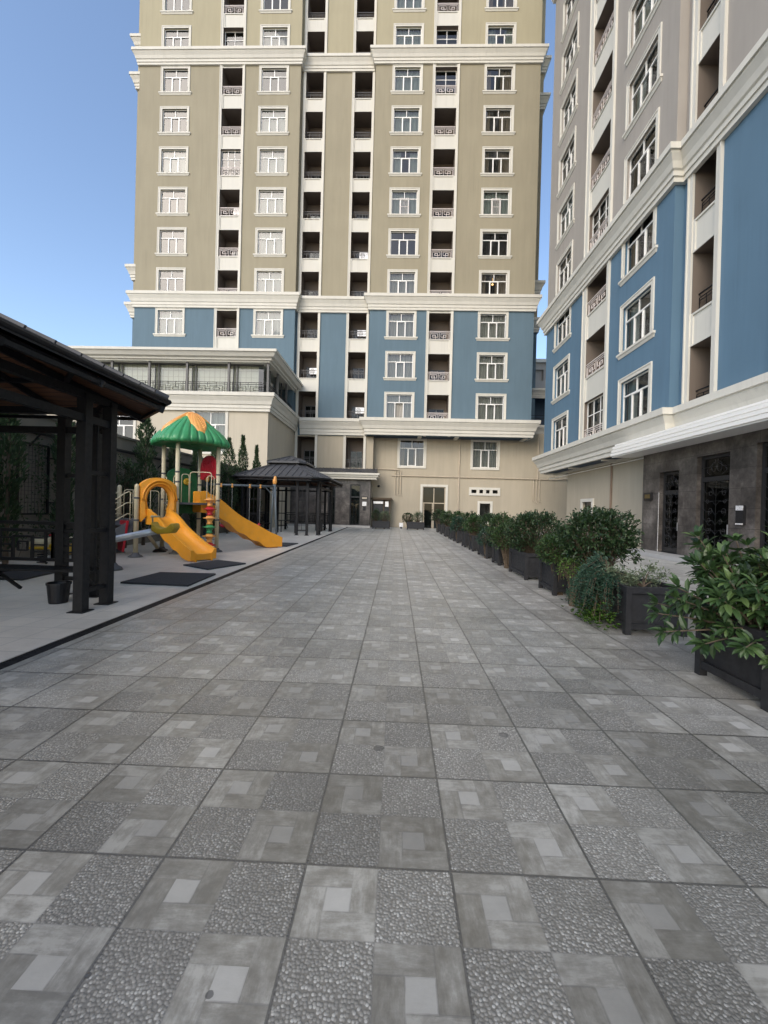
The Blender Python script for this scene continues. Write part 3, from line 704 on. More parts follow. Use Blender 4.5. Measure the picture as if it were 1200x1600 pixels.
# entrance porch of tower A
XP0, XP1 = AX(-8.9), AX(-2.2)
sh = [(AX(-5.75), AX(-5.1), .15, 3.4), (AX(-3.9), AX(-3.02), .15, 3.55)]
mb = MB(); facade(mb, XP0, XP1, .15, 4.0, -.25, sh, .2); mb.box(XP1-.02, XP1, -.24, .6, 0, 4.0); mb.box(XP0, XP1, .12, .5, .15, 4.0)
porch = mb.build('stone_porch', M['stone'], ta)
mb = MB(); mb.box(XP0, XP1+.1, -.95, .0, 0, .15); mb.build('step', M['kerbstone'], porch)
mb = MB(); mb.sweep([(XP0, -.6), (XP1+.25, -.6), (XP1+.25, .6)], [(0, 3.95), (.25, 3.95), (.25, 4.1), (.35, 4.12), (.42, 4.3), (.5, 4.3), (.5, 4.45), (0, 4.45)]); mb.box(XP0, XP1+.25, -.6, .6, 3.97, 4.4); mb.build('fascia', M['trim'], porch)
mb = MB(); mb.add([(XP0, -1.0, 4.46), (XP1+.6, -1.0, 4.46), (XP1+.45, .58, 4.95), (XP0, .58, 4.95)], [(0, 1, 2, 3)])
for i in range(26):
    xx = XP0+i*(XP1+.5-XP0)/25; mb.bar((xx, -1.0, 4.48), (xx, .58, 4.97), .04, .05)
for yy, zz in ((-.6, 4.59), (-.2, 4.71), (.2, 4.84)): mb.bar((XP0, yy, zz), (XP1+.5, yy, zz), .02, .03)
mb.build('awning', M['shingle'], porch)
for (a, b, c, d_) in sh:
    mb = MB(); yy = -.12
    for q in ((a, a+.09, c, d_), (b-.09, b, c, d_), (a+.09, b-.09, d_-.09, d_), (a+.09, b-.09, c, c+.1), (a+.09, b-.09, 2.45, 2.55)): mb.box(q[0], q[1], yy, yy+.08, q[2], q[3])
    for i in range(5): zz = c+.25+i*.42; mb.tube([((a+b)/2+.16*math.cos(t*.63)*(1-.3*(i % 2)), yy-.01, zz+.16*math.sin(t*.63)) for t in range(11)], .012, 4, False)
    dr = mb.build('door', M['doorframe'], porch)
    mb = MB(); mb.quad((a, yy+.05, c), (b, yy+.05, c), (b, yy+.05, d_), (a, yy+.05, d_)); mb.build('pane', M['glassd'], dr)
mb = MB(); mb.box(AX(-2.95), AX(-2.4), -.31, -.255, 2.3, 2.55); pq = mb.build('name_plate', M['black'], porch)
mb = MB(); mb.box(AX(-2.88), AX(-2.47), -.325, -.312, 2.36, 2.49); mb.build('plate_face', M['pipe'], pq)
mb = MB(); mb.box(AX(-2.85), AX(-2.5), -.30, -.255, 1.78, 2.12); mb.build('notice', M['bright'], porch)
mb = MB(); mb.box(AX(-2.78), AX(-2.55), -.31, -.255, 1.4, 1.72); mb.build('intercom', M['black'], porch)
mb = MB(); mb.lathe((AX(-1.6), 1.35, 3.55), [(.02, -.1), (.1, -.06), (.11, .05), (.05, .08)], 10); mb.build('security_camera', M['black'], ta, smooth=True)

# small timber vestibule in the recess
tv = empty('wooden_vestibule', (-1.3, 36.0, 0)); tag(tv, 'small dark timber entrance vestibule tucked against the beige wall beside the stone porch', 'vestibule')
mb = MB(); mb.box(-.78, -.70, -.5, .48, 0, 2.35); mb.box(.70, .78, -.5, .48, 0, 2.35); mb.box(.18, .26, -.5, -.42, 0, 2.35); mb.box(-.70, .70, -.5, -.42, 2.25, 2.35); mb.build('frame', M['bark'], tv)
mb = MB(); mb.box(-.9, .95, -.65, .48, 2.36, 2.44); mb.box(-.84, .88, -.6, .48, 2.45, 2.52); mb.build('roof', M['bark'], tv)
mb = MB(); mb.box(-.66, .14, -.47, -.44, .1, 1.95); mb.build('door', M['doorframe'], tv)
mb = MB(); mb.box(-.66, .14, -.49, -.45, 2.0, 2.2); mb.build('transom', M['bright'], tv)
mb = MB(); mb.box(.34, .62, -.49, -.46, 1.75, 2.2); mb.build('notice', M['bright'], tv)
mb = MB(); mb.box(.27, .69, -.46, -.43, .1, 1.7); mb.build('side_panel', M['doorframe'], tv)

# ================================================================ LOW TERRACE BUILDING (left)
tb = empty('terrace_building', (-8.9, 28.3, 0)); OB = (-8.9, 28.3, 0)
tag(tb, 'low cream wing with a glazed railed terrace on top, left of the beige tower', 'building')
W1 = (-12.9, 7.93); W2 = (-19.3, 7.75)
hl = [(W1[0]-GW/2, W1[0]+GW/2, W1[1]-2.75, W1[1]), (W2[0]-GW/2, W2[0]+GW/2, W2[1]-2.75, W2[1]), (-26.8, -24.7, 5.0, 7.75)]
mb = MB(); facade(mb, -32, -8.9, 0, 8.0, 28.3, hl); mb.quad((-8.9, 28.3, 0), (-8.9, 35.6, 0), (-8.9, 35.6, 8), (-8.9, 28.3, 8)); mb.build('wall', M['podium'], tb, OB)
mb = MB(); mb.box(-31.9, -9.1, 30, 35.4, 0, 9.0); mb.build('interior', M['roomdark'], tb, OB)
for (x, z), kd in ((W1, 'sheer'), (W2, 'refl'), ((-25.75, 7.75), 'refl')): place_window(tb, x-OB[0], 0, z, kd, GW, 2.75, False)
pth = [(-32, 28.3), (-8.9, 28.3), (-8.9, 35.6)]
mb = MB(); mb.sweep(pth, cornice_prof(7.95, 9.15, .55)); mb.box(-32, -8.95, 28.35, 35.5, 8.9, 9.12); mb.build('cornice', M['trim'], tb, OB)
mb = MB(); mb.sweep(pth, [(-.1, 11.32), (.02, 11.32), (.02, 11.40), (.18, 11.43), (.18, 11.55), (.38, 11.6), (.55, 11.85), (.64, 11.86), (.64, 12.03), (-.1, 12.03)])
mb.box(-32, -8.95, 28.35, 35.5, 11.38, 11.9); mb.build('roof_cornice', M['trim'], tb, OB)
mb = MB()
for x, y in [(x, 28.49) for x in (-30.5, -27.9, -25.2, -22.55, -19.94, -17.3, -14.66, -11.75, -9.03)]+[(-9.03, 30.8), (-9.03, 33.2)]:
    mb = MB(); mb.box(x-.07, x+.07, y-.07, y+.07, 9.12, 11.38); mb.build('post', M['graymetal'], tb, OB)
mb = MB()
xs = [-30.5, -27.9, -25.2, -22.55, -19.94, -17.3, -14.66, -11.75, -9.03]
for i in range(len(xs)-1):
    a, b = xs[i]+.1, xs[i+1]-.1
    for z in (9.22, 9.98, 9.86): mb.bar((a, 28.46, z), (b, 28.46, z), .035)
    L = b-a
    for u in (0, .07, .93, 1): mb.bar((a+L*u, 28.46, 9.2), (a+L*u, 28.46, 9.98), .03)
    for u0, u1, za, zb in ((.12, .44, 9.34, 9.74), (.56, .88, 9.34, 9.74), (.2, .36, 9.45, 9.62), (.64, .8, 9.45, 9.62)):
        for p_, q_ in (((u0, za), (u1, za)), ((u0, zb), (u1, zb)), ((u0, za), (u0, zb)), ((u1, za), (u1, zb))): mb.bar((a+L*p_[0], 28.46, p_[1]), (a+L*q_[0], 28.46, q_[1]), .025)
    for u in (.28, .5, .72): mb.bar((a+L*u, 28.46, 9.62), (a+L*u, 28.46, 9.98), .025)
    mb.bar((a+L*.44, 28.46, 9.54), (a+L*.56, 28.46, 9.54), .025)
for z in (9.22, 9.6, 9.86, 9.98): mb.bar((-9.03, 28.6, z), (-9.03, 35.4, z), .035)
for i in range(22): mb.bar((-9.03, 28.7+i*.31, 9.2), (-9.03, 28.7+i*.31, 9.95), .02)
mb.build('railing', M['iron'], tb, OB)
mb = MB(); mb.quad((-32, 29.0, 9.12), (-9.5, 29.0, 9.12), (-9.5, 29.0, 11.36), (-32, 29.0, 11.36)); mb.quad((-9.5, 29.0, 9.12), (-9.5, 35.5, 9.12), (-9.5, 35.5, 11.36), (-9.5, 29.0, 11.36)); mb.build('pane', M['glass'], tb, OB)
mb = MB()
for x in xs[:-1]:
    mb.box(x+.36, x+.44, 28.9, 28.98, 9.12, 11.28); mb.box(x+.12, x+.18, 28.9, 28.98, 9.12, 11.28)
for y in (30.2, 31.7, 33.2, 34.6): mb.box(-9.48, -9.38, y-.05, y+.05, 9.12, 11.38)
mb.box(-32, -9.5, 28.9, 28.98, 11.28, 11.38); mb.build('mullion', M['graymetal'], tb, OB)
mb = MB(); k = 0
x = -31.5
mb.box(-31.9, -9.9, 29.12, 29.16, 9.12, 11.36)
mb.build('blind', plain('cream_blind', (.80, .75, .62), .8, var=.03), tb, OB)
mb = MB()
for i in range(58): mb.box(-31.5+i*.37-.008, -31.5+i*.37+.008, 29.09, 29.10, 9.12, 11.36)
for z in (9.6, 10.05, 10.5, 10.95): mb.box(-31.8, -9.95, 29.075, 29.085, z-.008, z+.008)
mb.build('lattice', M['pipe'], tb, OB)

# ================================================================ TOWER B (right, facing -x)
rb = empty('corner_tower', (10.1, 29.35, 0), R(-90))
tag(rb, 'grey-beige block on the right with blue lower storeys and a dark stone entrance', 'apartment block')
TB = lambda k: 7.52+3.38*k
NB = 13; ZB = 51
LB = 32.55
hB = {'W': [], 'R': []}
kW = ['dark', 'side', 'brown', 'refl', 'sheer', 'refl', 'side', 'dark', 'refl', 'sheer', 'refl', 'side', 'dark']
kW2 = ['side', 'side', 'brown', 'refl', 'side', 'sheer', 'refl', 'side', 'refl', 'dark', 'sheer', 'side', 'refl']
for m_, mirror in enumerate((False, True)):
    mx = (lambda v: LB-v) if mirror else (lambda v: v)
    for k in range(NB):
        z = TB(k)
        for x, kk in ((2.8, kW), (11.0, kW2)):
            hB['W'].append((mx(x)-GW/2, mx(x)+GW/2, z-GH, z)); place_window(rb, mx(x), 0, z, kk[(k+5*m_) % NB])
        zt = z+.07; h = 2.05; ph = STEP-.017-h
        if k == 0: ph = 0; h = 2.2
        hB['W'].append((mx(7.3)-1.1, mx(7.3)+1.1, zt-h-ph, zt)); place_balcony(rb, mx(7.3), 0, zt, 2.2, h, ph, 'white', 1 if k in (0, 3) else 0)
        ph2 = 3.38-2.2 if k else 0
        zt = z+.12; hh = 2.2 if k else 2.3
        hB['R'].append((mx(14.45)-.55, mx(14.45)+.55, zt-hh-ph2, zt)); place_balcony(rb, mx(14.45), .35, zt, 1.1, hh, ph2, 'iron')
for z0, z1, mt in ((4.3, 14.4, 'blue_cool'), (14.4, 37.5, 'greige'), (37.5, ZB, 'cream')):
    mb = MB()
    facade(mb, 0, 13.35, z0, z1, 0, hB['W']); facade(mb, 13.35, 19.2, z0, z1, .35, hB['R']); facade(mb, 19.2, LB, z0, z1, 0, hB['W'])
    mb.quad((13.35, 0, z0), (13.35, .35, z0), (13.35, .35, z1), (13.35, 0, z1)); mb.quad((19.2, .35, z0), (19.2, 0, z0), (19.2, 0, z1), (19.2, .35, z1))
    mb.box(0, .25, .01, 18, z0, z1); mb.box(LB-.25, LB, .01, 18, z0, z1)
    mb.build('wall', M[mt], rb)
mb = MB()
for m_, mirror in enumerate((False, True)):
    mx = (lambda v: LB-v) if mirror else (lambda v: v)
    for xa, xb, dy in ((5.80, 6.2, 0), (8.4, 8.68, 0), (13.66, 13.9, .35), (15.0, 15.24, .35)):
        mb = MB(); a, b = sorted((mx(xa), mx(xb))); mb.box(a, b, dy-.07, dy, 5.3, ZB); c = b-.06 if (xb in (8.68, 15.24)) != mirror else a
        mb.box(c, c+.06, dy-.11, dy-.07, 5.3, ZB); mb.build('pilaster', M['trim'], rb)
pB = [(0, 10), (0, 0), (13.35, 0), (13.35, .35), (19.2, .35), (19.2, 0), (LB, 0), (LB, 8)]
for z0, z1, ww in ((4.27, 5.45, .6), (13.9, 15.05, .55), (36.9, 38.1, .6)):
    mb = MB(); mb.sweep(pB, cornice_prof(z0, z1, ww)); mb.build('cornice', M['trim'], rb)
mb = MB(); mb.box(.3, LB-.3, 2.2, 18, 4.6, ZB-.1); mb.box(2.3, LB-.3, 2.8, 18, 0, 4.6); mb.build('interior', M['roomdark'], rb)
mb = MB(); mb.box(0, LB, .4, 18, ZB-.05, ZB); mb.build('roof', M['roomdark'], rb)
def ac_unit(parent, x, y, z):
    m = MB(); m.box(x-.38, x+.38, y-.28, y, z, z+.54); o = m.build('air_conditioner', M['bright'], parent, bevel=.01)
    m = MB()
    for q in (.08, .13, .18, .22): m.tube([(x-.1+q*math.cos(t*.524), y-.285, z+.27+q*math.sin(t*.524)) for t in range(13)], .008, 4, False)
    for k in range(6): m.bar((x-.1, y-.285, z+.27), (x-.1+.22*math.cos(k*1.047), y-.285, z+.27+.22*math.sin(k*1.047)), .008)
    m.build('fan_grille', M['graymetal'], o); return o
for k, xx in ((1, 7.6), (2, 7.6), (4, 7.1), (6, 7.6), (8, 7.0)): ac_unit(rb, xx, 1.45, TB(k)-.75)
for k, cn in ((9, 'D'), (8, 'E'), (6, 'E'), (5, 'B'), (10, 'E')): ac_unit(ta, AX(balA[cn][0])+.25, balA[cn][3]+1.45, TA(k)-1.25)
# ground floor
hs = [(4.3, 5.5, .9, 2.25)]
mb = MB(); facade(mb, 1.95, 11.75, 0, 4.2, .9, hs); mb.quad((1.95, 12, 0), (1.95, .9, 0), (1.95, .9, 4.2), (1.95, 12, 4.2)); mb.build('wall', M['beige'], rb)['label'] = 'pale beige ground floor wall under the overhang'
mb = MB(); mb.box(4.12, 4.3, .82, .92, .72, 2.43); mb.box(5.5, 5.68, .82, .92, .72, 2.43); mb.box(4.3, 5.5, .82, .92, 2.25, 2.43); mb.box(4.3, 5.5, .82, .92, .72, .9); sw = mb.build('service_window', M['trim'], rb)
mb = MB(); mb.quad((4.3, 1.0, .9), (5.5, 1.0, .9), (5.5, 1.0, 2.25), (4.3, 1.0, 2.25)); mb.build('pane', M['glassr'], sw)
mb = MB(); mb.tube([(7.6, .84, 0), (7.6, .84, 4.2)], .05, 8); mb.build('downpipe', plain('brown_pipe', (.2, .14, .10), .5), rb)
mb = MB(); mb.tube([(11.3, .84, 1.3), (11.3, .84, 4.1)], .03, 6); mb.tube([(-1.0, .8, 4.0), (11.3, .84, 4.1)], .03, 6); mb.build('conduit', M['upvc'], rb)
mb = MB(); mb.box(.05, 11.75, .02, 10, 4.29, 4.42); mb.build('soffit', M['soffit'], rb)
mb = MB(); mb.box(.05, 11.75, .74, .9, 4.15, 4.285)
for x in (.3, 4.2, 8.2): mb.box(x-.1, x+.1, .06, .74, 4.2, 4.285)
mb.build('soffit_beam', M['trim'], rb)
SD = [(12.85, 13.95, .15, 3.2), (14.85, 16.25, .15, 3.55), (17.2, 18.7, .15, 3.65), (20.4, 21.8, .15, 3.5), (24, 25.4, .15, 3.5)]
mb = MB(); facade(mb, 11.75, LB, .15, 4.3, .05, SD, .32); mb.quad((11.75, 1.2, 0), (11.75, .05, 0), (11.75, .05, 4.3), (11.75, 1.2, 4.3)); st = mb.build('stone_cladding', M['stone'], rb)
mb = MB(); mb.box(11.6, LB, -.75, .4, 0, .15); mb.build('step', M['kerbstone'], rb, bevel=.01)
def iron_scroll(mb, cx, cz, r, y, ph=0):
    mb.tube([(cx+r*(1-t/14)*math.cos(t*.75+ph), y, cz+r*(1-t/14)*math.sin(t*.75+ph)) for t in range(12)], .010, 4, False)
for i, (a, b, c, d_) in enumerate(SD):
    yy = .20; mb = MB(); zt = d_-.75
    for q in ((a, a+.1, c, d_), (b-.1, b, c, d_), (a+.1, b-.1, d_-.1, d_), (a+.1, b-.1, zt-.1, zt+.05), (a+.1, b-.1, c, c+.2)): mb.box(q[0], q[1], yy, yy+.09, q[2], q[3])
    dr = mb.build('door', M['doorframe'], rb)
    if i == 0: mb2 = MB(); mb2.box(a-.012, a, .03, .045, c, zt-.02); mb2.build('bright_edge', M['bright'], dr)
    mb = MB(); xm = (a+b)/2; hw = (b-a)/2-.12; random.seed(i+40)
    for xx in (a+.16, xm, b-.16): mb.bar((xx, yy-.02, c+.2), (xx, yy-.02, zt-.1), .009)
    for s_ in range(7):
        zz = c+.32+s_*.31
        for sg in (-1, 1):
            r0 = random.uniform(.07, .13); q0 = xm+sg*hw*random.uniform(.3, .7)
            mb.tube([(q0+sg*r0*(1-t/16)*math.cos(t*.62+s_*1.3)*1.0, yy-.02, zz+r0*1.3*(1-t/16)*math.sin(t*.62+s_*1.3)) for t in range(14)], .006, 4, False)
            mb.tube([(xm, yy-.02, zz-.12), (xm+sg*hw*.25, yy-.02, zz+.02), (xm+sg*hw*.7, yy-.02, zz-.02), (xm+sg*hw, yy-.02, zz+.14)], .006, 4, False)
    for sg in (-1, 1):
        mb.tube([(xm+sg*hw*.4*(1+.8*math.sin(t*.5)), yy-.02, zt+.1+t*.048) for t in range(12)], .008, 4, False)
        mb.tube([(xm+sg*(.12+.1*math.cos(t*.7)), yy-.02, zt+.36+.16*math.sin(t*.7)) for t in range(10)], .007, 4, False)
    for zz in (c+.95, c+1.9, zt+.36): mb.bar((a+.1, yy-.02, zz), (b-.1, yy-.02, zz), .009)
    mb.build('ironwork', M['doorframe'], dr)
    mb = MB(); mb.quad((a, yy+.05, c), (b, yy+.05, c), (b, yy+.05, d_), (a, yy+.05, d_)); mb.build('pane', M['glassd'], dr)
    mb = MB(); mb.box(b-.16, b-.12, yy-.07, yy, 1.0, 1.3); mb.build('handle', M['steel'], dr)
mb = MB(); mb.box(11.95, 12.45, -.02, .045, 2.15, 2.45); pq = mb.build('name_plate', M['black'], rb)
mb = MB(); mb.box(12.03, 12.37, -.03, -.022, 2.22, 2.38); mb.build('plate_face', plain('dull_brass', (.16, .12, .05), .4, metal=.5), pq)
mb = MB(); mb.box(16.62, 16.9, -.03, .045, 1.32, 1.88); pq = mb.build('intercom', M['black'], rb)
mb = MB(); mb.box(16.63, 16.89, -.045, -.032, 1.74, 1.88); mb.box(16.63, 16.89, -.045, -.032, 1.32, 1.36); mb.build('intercom_plate', M['bright'], pq)
# banded canopy over the stone entrance
prof = [(0, 4.0), (.97, 3.97), (.97, 4.02), (1.03, 4.02), (1.03, 4.13), (.95, 4.135), (.95, 4.165), (1.0, 4.17), (1.0, 4.27), (.90, 4.275), (.90, 4.31), (.95, 4.315), (.95, 4.42), (.82, 4.43), (.82, 4.46), (.86, 4.47), (.86, 4.53), (0, 4.60)]
mb = MB(); mb.sweep([(11.1, .05), (27, .05)], prof); mb.build('canopy', M['upvc'], rb)

# a further building glimpsed in the gap
fb = empty('distant_building', (25, 62, 0)); tag(fb, 'grey panelled building far behind, glimpsed in the gap between the two towers', 'building')
hf = [(-5.2+i*2.2, -4.0+i*2.2, 3+j*3, 4.6+j*3) for i in range(5) for j in range(7)]
mb = MB(); facade(mb, -6, 6, 0, 24, 0, hf); mb.box(-6, 6, .3, 10, 0, 24); mb.build('wall', M['greige'], fb)
mb = MB(); mb.sweep([(-6, 4), (-6, 0), (6, 0)], [(0, 23.6), (.3, 23.6), (.3, 24.1), (0, 24.1)]); mb.build('cornice', M['trim'], fb)

# ================================================================ BOUNDARY WALL AND ITS PLANTS
wl = MB(); wl.box(-9.75, -9.5, -6, 28.25, 0, 3.72); bw = wl.build('boundary_wall', M['wall'], off=(-9.6, 11, 0), loc=(-9.6, 11, 0)); tag(bw, 'high grey plastered boundary wall along the left side behind the play area', 'wall')
mb = MB(); mb.box(-9.82, -9.44, -6, 28.25, 3.722, 3.80); mb.build('coping', M['wall'], bw, off=(-9.6, 11, 0))
mb = MB(); mb.bar((-9.42, -5, 3.25), (-9.42, 28, 3.25), .06)
for i in range(12): mb.bar((-9.5, -4+i*2.9, 3.25), (-9.15, -4+i*2.9, 3.25), .04); mb.bar((-9.48, -4+i*2.9, 2.9), (-9.15, -4+i*2.9, 3.25), .03)
mb.bar((-9.15, -5, 3.25), (-9.15, 28, 3.25), .03)
mb.build('plant_rail', M['iron'], bw, off=(-9.6, 11, 0))

random.seed(5)
def rand_unit():
    while True:
        v = Vector((random.uniform(-1, 1), random.uniform(-1, 1), random.uniform(-1, 1)))
        if .05 < v.length < 1: return v.normalized()
def leaf(mb, p, d, n, L, W_, fold=.25):
    """pointed oval leaf of 6 verts folded on its midrib"""
    d = d.normalized(); s_ = d.cross(n)
    if s_.length < 1e-3: s_ = d.cross(Vector((1, 0, 0)))
    s_.normalize(); n = s_.cross(d).normalized()
    m1 = p+d*L*.33+n*0; m2 = p+d*L*.72-n*L*.03; tip = p+d*L-n*L*.12
    a = s_*W_/2; u = n*W_*fold
    v = [p, m1+a+u, m1-a+u, m2+a*.8+u*.8, m2-a*.8+u*.8, tip, m1, m2]
    mb.add(v, [(0, 1, 6), (0, 6, 2), (6, 1, 3, 7), (2, 6, 7, 4), (7, 3, 5), (4, 7, 5)])
def leaf_small(mb, p, d, n, L, W_):
    d = d.normalized(); s_ = d.cross(n)
    if s_.length < 1e-3: s_ = d.cross(Vector((1, 0, 0)))
    s_ = s_.normalized()*W_/2
    mb.add([p, p+d*L*.5+s_, p+d*L, p+d*L*.5-s_], [(0, 1, 2, 3)])
def shrub_meshes(rx, ry, rz, zc, nclump, per, L, W_, broad=False, seed=1, hollow=.45, spread=.16, droop=.1):
    """foliage and branches round origin at the base"""
    random.seed(seed); fo = MB(); br = MB(); lumps = [(rand_unit(), random.uniform(.75, 1.12)) for _ in range(9)]
    for i in range(nclump):
        u = rand_unit()
        if u.z < -.75: u.z *= -1
        k = max(.7, max((1+.28*(max(0, u.dot(l_[0]))**6)*(l_[1]-.6)*2 for l_ in lumps)) - .12)
        r = random.uniform(hollow, 1)**.6*k
        c = Vector((u.x*rx*r, u.y*ry*r, zc+u.z*rz*r))
        if i % 3 == 0: br.tube([(random.uniform(-.06, .06), random.uniform(-.05, .05), 0), (c.x*.45, c.y*.45, zc*.6+c.z*.1), tuple(c)], [.012, .008, .003], 4)
        out = Vector((u.x, u.y, u.z*.7+.25)).normalized()
        for j in range(per):
            a = (out+rand_unit()*.95).normalized(); a.z -= droop
            p = c+rand_unit()*random.uniform(0, spread)
            nn = (Vector((0, 0, 1))+rand_unit()*.7)
            s_ = random.uniform(.65, 1.15)
            if broad: leaf(fo, p, a, nn, L*s_, W_*s_)
            else: leaf_small(fo, p, a, nn, L*s_, W_*s_)
    return fo, br
def rosette_shrub(seed, tips, L, W_, per=9):
    """broad leaves set in whorls at branch tips"""
    random.seed(seed); fo = MB(); br = MB()
    for (x, y, z) in tips:
        b = Vector((x*.22, y*.22, .45)); c = Vector((x, y, z)); m_ = (b+c)/2+Vector((0, 0, .05))
        br.tube([(x*.1, y*.1, 0), tuple(b), tuple(m_), tuple(c)], [.016, .012, .008, .004], 5)
        ax = (c-m_).normalized()
        side = ax.cross(Vector((0, 0, 1))).normalized() if abs(ax.z) < .95 else Vector((1, 0, 0)); oth = ax.cross(side)
        for ring, (back, op, n) in enumerate(((0, .75, per), (.09, 1.15, per-2), (.19, 1.4, per-4))):
            for j in range(n):
                an = 6.283*j/n+ring*.7+random.uniform(-.3, .3)
                rad = side*math.cos(an)+oth*math.sin(an)
                d = (ax*math.cos(op)+rad*math.sin(op)+Vector((0, 0, -.12))).normalized()
                s_ = random.uniform(.7, 1.1)
                leaf(fo, c-ax*back+rad*.01, d, ax*.6+Vector((0, 0, 1)), L*s_, W_*s_, .18)
    return fo, br
def plant(name, label, cat, loc, fo, br, mat, group=None):
    o = empty(name, loc); tag(o, label, cat, group)
    fo.build('foliage', mat, o, smooth=False); br.build('branches', M['bark'], o); return o

# cypress trees
def cypress(y, x, h, r, seed, label, z0=.3, loose=0):
    random.seed(seed); fo = MB(); tr = MB()
    n = int(2600*h/4.5)
    ph = [random.uniform(0, 6.28) for _ in range(5)]
    for i in range(n):
        t_ = random.random()**.85
        zz = z0+(h-z0)*t_
        env = r*min(1, (1-t_)*2.6+.06)*(.78+.22*math.sin(zz*3+ph[0])+.12*math.sin(zz*7.3+ph[1]))*min(1, .55+t_*4)
        if loose: env *= .62+.6*abs(math.sin(zz*4.5+ph[2]))
        a = random.uniform(0, 6.283); env *= 1+.18*math.sin(a*3+ph[3]+zz*2)
        rr = env*math.sqrt(random.uniform(.15, 1))
        p = Vector((rr*math.cos(a), rr*math.sin(a), zz))
        d = Vector((math.cos(a)*.55, math.sin(a)*.55, 1.0))+rand_unit()*.45
        leaf_small(fo, p, d, rand_unit(), random.uniform(.10, .2), random.uniform(.03, .055))
    tr.tube([(0, 0, 0), (.02, .01, h*.5), (0, 0, h*.93)], [.06, .04, .01], 6)
    o = empty('cypress_tree', (x, y, 0)); tag(o, label, 'tree', 'slim cypress trees along the boundary wall')
    fo.build('crown', M['leaf_cyp'], o); tr.build('trunk', M['bark'], o); return o
cypress(9.5, -9.1, 4.9, .30, 1, 'dense cypress nearest the camera, cut by the left edge of the view')
cypress(11.15, -9.05, 4.9, .27, 2, 'tall dense cypress seen through the near gazebo left of its black corner posts')
cypress(14.75, -9.05, 4.7, .48, 3, 'loose open cypress between the near gazebo roof and the mushroom-like green play roof', loose=1)
cypress(16.7, -9.05, 4.15, .45, 4, 'cypress directly behind the left posts of the play tower', loose=1)
cypress(18.6, -9.05, 4.25, .32, 5, 'thin cypress behind the play tower, right of its front post')
cypress(20.4, -9.05, 4.7, .30, 6, 'narrow cypress behind the red arched play panel')
cypress(22.2, -9.05, 5.05, .55, 7, 'broad dark cypress just right of the play tower roof')
cypress(24.2, -9.05, 5.55, .36, 8, 'pointed cypress against the cream wall, second nearest to the terrace building')
cypress(26.6, -9.05, 5.35, .30, 9, 'smallest pointed cypress against the cream wall, just before the far gazebo roof')

# trellis frames with climbers
def trellis(y, seed, label):
    o = empty('wall_trellis', (-9.4, y, 1.15)); tag(o, label, 'trellis', 'black trellis frames on the boundary wall')
    mb = MB()
    for a, b in (((0, -.45, 0), (0, .45, 0)), ((0, -.45, 1.8), (0, .45, 1.8)), ((0, -.45, 0), (0, -.45, 1.8)), ((0, .45, 0), (0, .45, 1.8))): mb.bar(a, b, .045)
    for z in (.3, 1.5): mb.bar((-.1, .45, z), (0, .7, z), .03)
    mb.build('frame', M['iron'], o)
    mb = MB()
    for i in range(1, 9): mb.bar((0, -.45+i*.1, 0), (0, -.45+i*.1, 1.8), .006)
    for i in range(1, 18): mb.bar((0, -.45, i*.1), (0, .45, i*.1), .006)
    mb.build('mesh', M['iron'], o)
    random.seed(seed); fo = MB(); st_ = MB()
    for s_ in range(4):
        y0 = random.uniform(-.5, .5); pts = [(0.03, y0, -1.1)]
        for i in range(9): y0 += random.uniform(-.16, .16); pts.append((.03, y0, -.8+i*.33))
        st_.tube(pts, .007, 4)
        for i in range(150):
            q = random.choice(pts[2:]); leaf_small(fo, Vector(q)+Vector((random.uniform(0, .06), random.gauss(0, .12), random.gauss(0, .16))), rand_unit(), Vector((1, 0, 0))+rand_unit()*.5, .07, .05)
    v = empty('climbing_plant', (-9.36, y, 1.15)); tag(v, label.replace('black wire trellis frame', 'thin climbing plant growing up the trellis'), 'plant', 'climbers on the boundary wall')
    fo.build('foliage', M['leaf_cyp'], v); st_.build('stem', M['bark'], v)
trellis(10.55, 11, 'black wire trellis frame on the wall between the two nearest cypresses')
trellis(13.0, 12, 'black wire trellis frame on the wall just beyond the near gazebo posts')
trellis(17.6, 13, 'black wire trellis frame on the wall behind the play tower')
# dark bushes at the wall foot behind the play area
for i, (y, x, rx, h, lb) in enumerate(((13.6, -9.0, .5, 2.9, 'dark climbing bush on the wall between the near gazebo and the loose cypress'),
        (19.5, -8.9, .45, 2.3, 'dark bush at the foot of the wall behind the play tower'),
        (23.2, -8.9, .5, 2.6, 'dark bush at the wall foot left of the far gazebo'),
        (25.6, -8.9, .5, 2.6, 'dark bush at the wall foot behind the far gazebo'))):
    fo, br = shrub_meshes(rx*.7, 1.0, h/2, h/2+.1, 420, 7, .09, .05, seed=30+i, hollow=.2)
    plant('wall_bush', lb, 'bush', (x, y, 0), fo, br, M['leaf_cyp'], 'dark bushes along the boundary wall')

